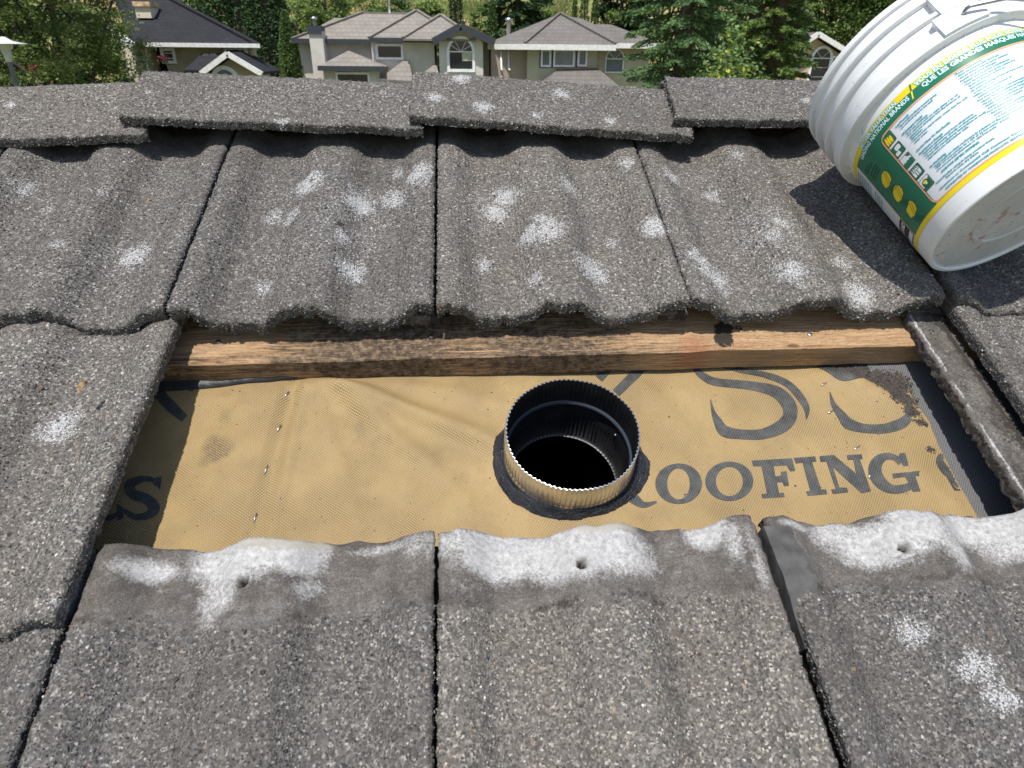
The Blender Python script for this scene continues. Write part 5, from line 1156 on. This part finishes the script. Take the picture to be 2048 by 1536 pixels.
# --- small gabled house, right
h = House('house', 'tan gabled house with white rakes and an arched window beside the pail', 1650, 47)
a, b, c = P(1572, 104, 46.5), P(1637, 64, 46.5), P(1760, 138, 46.5); 
h.roof(M['roofB'], [[a, b, up(b, 7), up(a, 7)], [b, c, up(c, 7), up(b, 7)]])
h.part('rake_board', M['fwhite'], lambda m: [m.bar(up(a, -.06, -.14), up(b, -.06, -.12), .14, .30), m.bar(up(b, -.06, -.12), up(c, -.06, -.14), .14, .30)])
h.part('gable_wall', M['stD'], lambda m: m.prism([(a[0]+.5, 47.1, h.o[2]), (c[0]-.5, 47.1, h.o[2]), (c[0]-.5, 47.1, c[2]-.2), (b[0], 47.1, b[2]-.25), (a[0]+.5, 47.1, a[2]-.2)], (0, 6, 0)))
h.window(1607, 1649.5, 91, 190, 47.06, M['gdark'], True, (2, 3), .17, rays=3, bw=.45); h.window(1647.5, 1668.5, 112, 190, 47.05, M['ggrn'], bars=(2, 4), fw=.13, bw=.45)
# street lamp, pole
lp = P(6, 80, 14.5); gz = GZ; L_ = empty('street_lamp', (lp[0], 14.5, gz)); setp(L_, 'white capped street lamp on a grey pole at the far left', 'street lamp')
M['lampw'] = plain('white_lamp_cap', (.74, .75, .78), .35); M['lamph'] = plain('grey_lamp_body', (.42, .43, .45), .45); M['pole'] = plain('dark_blue_grey_pole', (.10, .115, .14), .5)
mb = MB(); zt = lp[2]-gz; z = lambda y: P(6+(y-80)*.3, y, 14.5)[2]-gz
mb.lathe([(.001, z(73)), (.06, z(74.5)), (.09, z(77)), (.16, z(82)), (.28, z(85)), (.38, z(86.5)), (.39, z(87.6)), (.30, z(87.4)), (.02, z(87))], 28); mb.build('cap', M['lampw'], L_, smooth=True)
mb = MB(); mb.lathe([(.135, z(87)), (.135, z(93)), (.12, z(97.5)), (.085, z(99.5)), (.083, z(101)), (.055, z(122)), (.05, z(124))], 24); mb.build('lantern', M['lamph'], L_, smooth=True)
mb = MB(); mb.lathe([(.045, z(123)), (.05, z(126)), (.045, z(128)), (.06, 0.)], 16); mb.build('pole', M['pole'], L_, smooth=True)
u0, u1 = P(561, -30, 56), P(573, 62, 56); U_ = empty('utility_pole', (u1[0]+.1, 56, float(ground_z(np.array(u1[0]), np.array(56.))))); setp(U_, 'weathered grey utility pole at the foot of the grassy hill', 'utility pole')
mb = MB(); mb.tube([(0, 0, 0), (-.1, 0, u0[2]+6-U_.location[2])], [.15, .11], 10); M['polew'] = plain('weathered_pole_wood', (.16, .14, .12), .9); mb.build('pole', M['polew'], U_, smooth=True)
mb = MB(); mb.bar((-.95, -.12, u0[2]+5-U_.location[2]), (.85, -.12, u0[2]+5-U_.location[2]), .1, .12); mb.build('crossarm', M['polew'], U_)
# foliage colours
LM = {'olive': leafmat('olive_foliage', (0.070, 0.112, 0.028), (0.210, 0.266, 0.077)), 'dark': leafmat('dark_conifer', (0.022, 0.048, 0.018), (0.070, 0.123, 0.042), tr=.15), 'spruce': leafmat('spruce_needles', (0.053, 0.112, 0.039), (0.175, 0.280, 0.101), tr=.2),
      'mid': leafmat('mid_green_foliage', (0.059, 0.112, 0.031), (0.154, 0.238, 0.063)), 'light': leafmat('light_green_foliage', (0.119, 0.182, 0.042), (0.238, 0.322, 0.091), bigsc=.5), 'maple': leafmat('young_maple_leaves', (0.119, 0.224, 0.070), (0.266, 0.392, 0.140), tr=.4, third=(.80, (0.588, 0.588, 0.084))),
      'red': leafmat('red_shrub', (0.112, 0.025, 0.025), (0.280, 0.070, 0.056)), 'fir': leafmat('yellow_green_fir', (0.063, 0.112, 0.028), (0.168, 0.245, 0.059), tr=.2)}
broadleaf('tree', 'big olive green feathery tree in front of the black roof', 'tree', 118, 23, -3.6, 5.6, 2.35, LM['olive'], 420, 210, .095, 11, cl=.50, asp=.42, flatc=.45)
broadleaf('tree', 'drooping olive tree behind the street lamp at the left edge', 'tree', -40, 20, -3.8, 6.0, 2.5, LM['olive'], 320, 190, .10, 12, cl=.52, asp=.4, flatc=.45)
broadleaf('tree', 'dark broad tree filling the gap behind the street lamp', 'tree', 30, 27, -4.5, 5.0, 3.4, LM['dark'], 220, 150, .16, 13, cl=.8)
broadleaf('shrub', 'small red leaved shrub beside the dark recess of the khaki house', 'shrub', 321, 29.5, -2.3, .05, .45, LM['red'], 40, 60, .09, 14, cl=.2)
broadleaf('shrub', 'red leaved shrub low behind the street lamp pole', 'shrub', 52, 18, -2.6, -.02, .40, LM['red'], 30, 60, .07, 15, cl=.2)
column('conifer', 'dark cedar close against the black roof hip', 415, 47, 14, 3.4, LM['dark'], 21, 22000, .30, pw=.5)
column('conifer', 'tallest dark cedar between the khaki and greige houses', 490, 45, 14, 3.0, LM['dark'], 22, 24000, .27, pw=.5)
column('conifer', 'dark cedar nearest the utility pole', 543, 42.5, 9.0, 1.75, LM['dark'], 23, 17000, .22, pw=.6)
column('conifer', 'mid green cedar at the left corner of the greige house', 578, 40.6, 2.3, .95, LM['mid'], 24, 9000, .15, pw=.6)
broadleaf('tree', 'light green shrubby tree on the hill above the greige roof', 'tree', 660, 57, .8, 6.2, 1.7, LM['light'], 90, 90, .22, 25, cl=.6)
for i, (px, D, zz, r, m, lab) in enumerate(((606, 60, 3.6, 1.5, 'light', 'low light bush on the hill right of the utility pole'), (730, 62, 4.6, 2.0, 'light', 'wide light bush left of the white vent stack'), (752, 58, 3.4, .8, 'mid', 'small dark bush just left of the white vent stack'), (800, 60, 4.0, 1.4, 'mid', 'mid green bush just right of the white vent stack'), (862, 58, 3.7, 1.6, 'light', 'light bush on the hill above the arched window gable'), (965, 52, 3.2, 1.5, 'light', 'bright green bush between the two neighbouring roofs'), (1078, 53, 4.2, 1.2, 'light', 'light bush behind the left slope of the grey roof'), (1222, 50, 3.0, 1.2, 'light', 'low bush on the dry slope behind the grey side roof'))):
    broadleaf('bush', lab, 'bush', px, D, float(ground_z(np.array(P(px, 50, D)[0]), np.array(float(D))))-.3, zz, r, LM[m], 60, 80, .22, 30+i, cl=.5)
column('conifer', 'narrow dark cedar above the arched window gable', 913, 51, 6.2, .95, LM['dark'], 41, 5000, .2)
column('conifer', 'green cedar just left of the grey house flue', 985, 49, 3.5, 1.0, LM['mid'], 42, 4500, .2)
conifer('conifer', 'dark spruce rising behind the grey house flue', 1035, 50, 10, 3.2, LM['dark'], 43, 80, -1, (.5, .10), 12, 9)
for i, (px, t, r) in enumerate(((1146, 3.9, .55), (1165, 4.9, .72), (1186, 4.4, .70))): column('conifer', ('first and shortest', 'middle and tallest', 'last and stout')[i]+' of the three clipped cedars behind the grey roof', px, 49, t, r, LM['mid'], 44+i, 4200, .15, group='clipped cedars behind the grey roof')
broadleaf('tree', 'dark dense tree just right of the three clipped cedars', 'tree', 1235, 52, .5, 7.5, 1.9, LM['dark'], 130, 110, .22, 48, cl=.7)
broadleaf('tree', 'dark dense tree behind the top of the spruce', 'tree', 1330, 50, -3, 8.5, 3.2, LM['dark'], 200, 110, .25, 49, cl=.9)
conifer('spruce', 'big near spruce with drooping branches over the grey house corner', 1368, 20, 9.5, 2.35, LM['spruce'], 51, 190, -4.2, (.15, .020), 26, 22)
conifer('fir', 'green fir right of the young maple', 1548, 24, 10, 1.75, LM['fir'], 52, 150, -4.2, (.18, .026), 24, 20)
conifer('fir', 'tall fir standing behind the young maple', 1500, 29, 11, 2.0, LM['fir'], 58, 130, -4.2, (.20, .03), 20, 16)
conifer('fir', 'fir overlapping the left side of the tan gabled house', 1580, 33, 7.5, 1.05, LM['spruce'], 53, 120, -4.2, (.20, .03), 20, 16)
broadleaf('tree', 'dense dark wood tree above the small tan gable', 'tree', 1650, 56, 0, 11, 4.0, LM['fir'], 240, 120, .26, 54, cl=1.)
broadleaf('tree', 'dense green tree behind the rim of the pail', 'tree', 1790, 55, -1, 11, 4.2, LM['fir'], 240, 120, .26, 55, cl=1.)
broadleaf('tree', 'dark tree between the spruce and the fir', 'tree', 1475, 40, -4, 8, 2.6, LM['dark'], 200, 120, .2, 56, cl=.8)
broadleaf('tree', 'green tree hidden beyond the pail at the right edge', 'tree', 2010, 45, -3, 9, 4, LM['mid'], 160, 100, .26, 57, cl=1.)
# young maple: a few upright stems with big pale leaves
def maple():
    rs = np.random.RandomState(61); b = P(1470, 150, 16.5); gz = GZ; root = empty('young_maple', (b[0], 16.5, gz)); setp(root, 'young maple with pale yellow green leaves in front of the spruce', 'tree')
    o = np.array([b[0], 16.5, gz]); mb = MB(); C_ = []
    tips = [(1462, 40, 16.3), (1485, 52, 16.6), (1447, 82, 16.2), (1432, 100, 16.4), (1412, 122, 16.3), (1470, 88, 16.5), (1500, 95, 16.7), (1515, 125, 16.4), (1455, 110, 16.2), (1480, 118, 16.3), (1440, 135, 16.5), (1460, 140, 16.2), (1492, 140, 16.4), (1520, 145, 16.6), (1425, 148, 16.3), (1475, 65, 16.5)]
    for i, (x, y, D) in enumerate(tips):
        t = P(x, y, D)-o; m = np.array([t[0]*.55, t[1]*.5, t[2]*.72]); mb.tube([(0, 0, .5), m, t], [.03, .018, .005], 6)
        u = np.linspace(.55 if i > 1 else .75, 1.0, 26)[:, None]; p = (m+(t-m)*(u*2-1).clip(0, 1)); p = np.where(u > .5, m+(t-m)*(u-.5)*2, p); sc_ = .06 if i < 2 or i == 15 else .13
        C_.append(np.repeat(p, 3, 0)+rs.normal(0, sc_, (78, 3)))
    mb.tube([(0, 0, 0), (0, 0, .6)], [.05, .03], 8); V, F = leaves(np.concatenate(C_), .115, rs, .5, .85, .5); npmesh('crown', V, [F], LM['maple'], root, smooth=False); mb.build('trunk', M['bark'], root, smooth=True)
maple()
# tufts of grass on the hill
rs = np.random.RandomState(70); n = 42000; x = rs.uniform(-26, 14, n); y = 52+34*rs.rand(n)**1.3; z = ground_z(x, y); k = fbm(x, y, .35, 9); kk = rs.rand(n) < sstep(.3, .6, k)+.15; p = np.stack([x, y, z+.15], -1)[kk]
V, F = leaves(p, .55, rs, asp=.16, droop=np.array([0, 0, 1.2])); M['tuft'] = leafmat('meadow_blades', (.10, .15, .035), (.22, .26, .08), tr=.3, third=(.72, (.30, .23, .10)), bigsc=.3)
o = npmesh('meadow_grass', V, [F], M['tuft'], smooth=False); o['kind'] = 'stuff'; o['label'] = 'long green and straw grass on the hillside'; o['category'] = 'grass'

# small dead leaves lying on the tiles
M['deadleaf'] = plain('dry_leaf', (.30, .20, .10), .8, var=.4, sc=200)
def dead_leaf(x, y, n, ln, a, label):
    q = bp(x, y, n); o = empty('dry_leaf', tuple(r2w(q)), (TH, 0, 0)); setp(o, label, 'leaf'); V = []; m = 8
    for i in range(m+1):
        t = i/m; w = .22*ln*math.sin(math.pi*min(1, t*1.05))**.8+.0003; c = np.array([math.cos(a), math.sin(a)])*ln*(t-.5); p = np.array([-math.sin(a), math.cos(a)])
        for k in (-1, 0, 1): V.append((c[0]+p[0]*w*k, c[1]+p[1]*w*k, .0015+.004*abs(k)*t+.003*math.sin(t*3)))
    mb = MB(); mb.add(V, [(i*3+j, i*3+3+j, i*3+4+j, i*3+1+j) for i in range(m) for j in (0, 1)]); mb.build('blade', M['deadleaf'], o)
    mb = MB(); c = -np.array([math.cos(a), math.sin(a)])*ln*.5; mb.tube([(c[0], c[1], .0018), (c[0]*1.5, c[1]*1.5, .002)], .0004, 5); mb.build('stalk', M['deadleaf'], o)
dead_leaf(168, 778, .086, .014, 1.1, 'curled tan leaf scrap on the tile left of the opening')
dead_leaf(300, 408//1, .0905, .009, .4, 'tiny dry leaf scrap on the upper left tile')
dead_leaf(1662, 183, .118, .012, 2.2, 'dry leaf scrap on the ridge tile beside the pail')
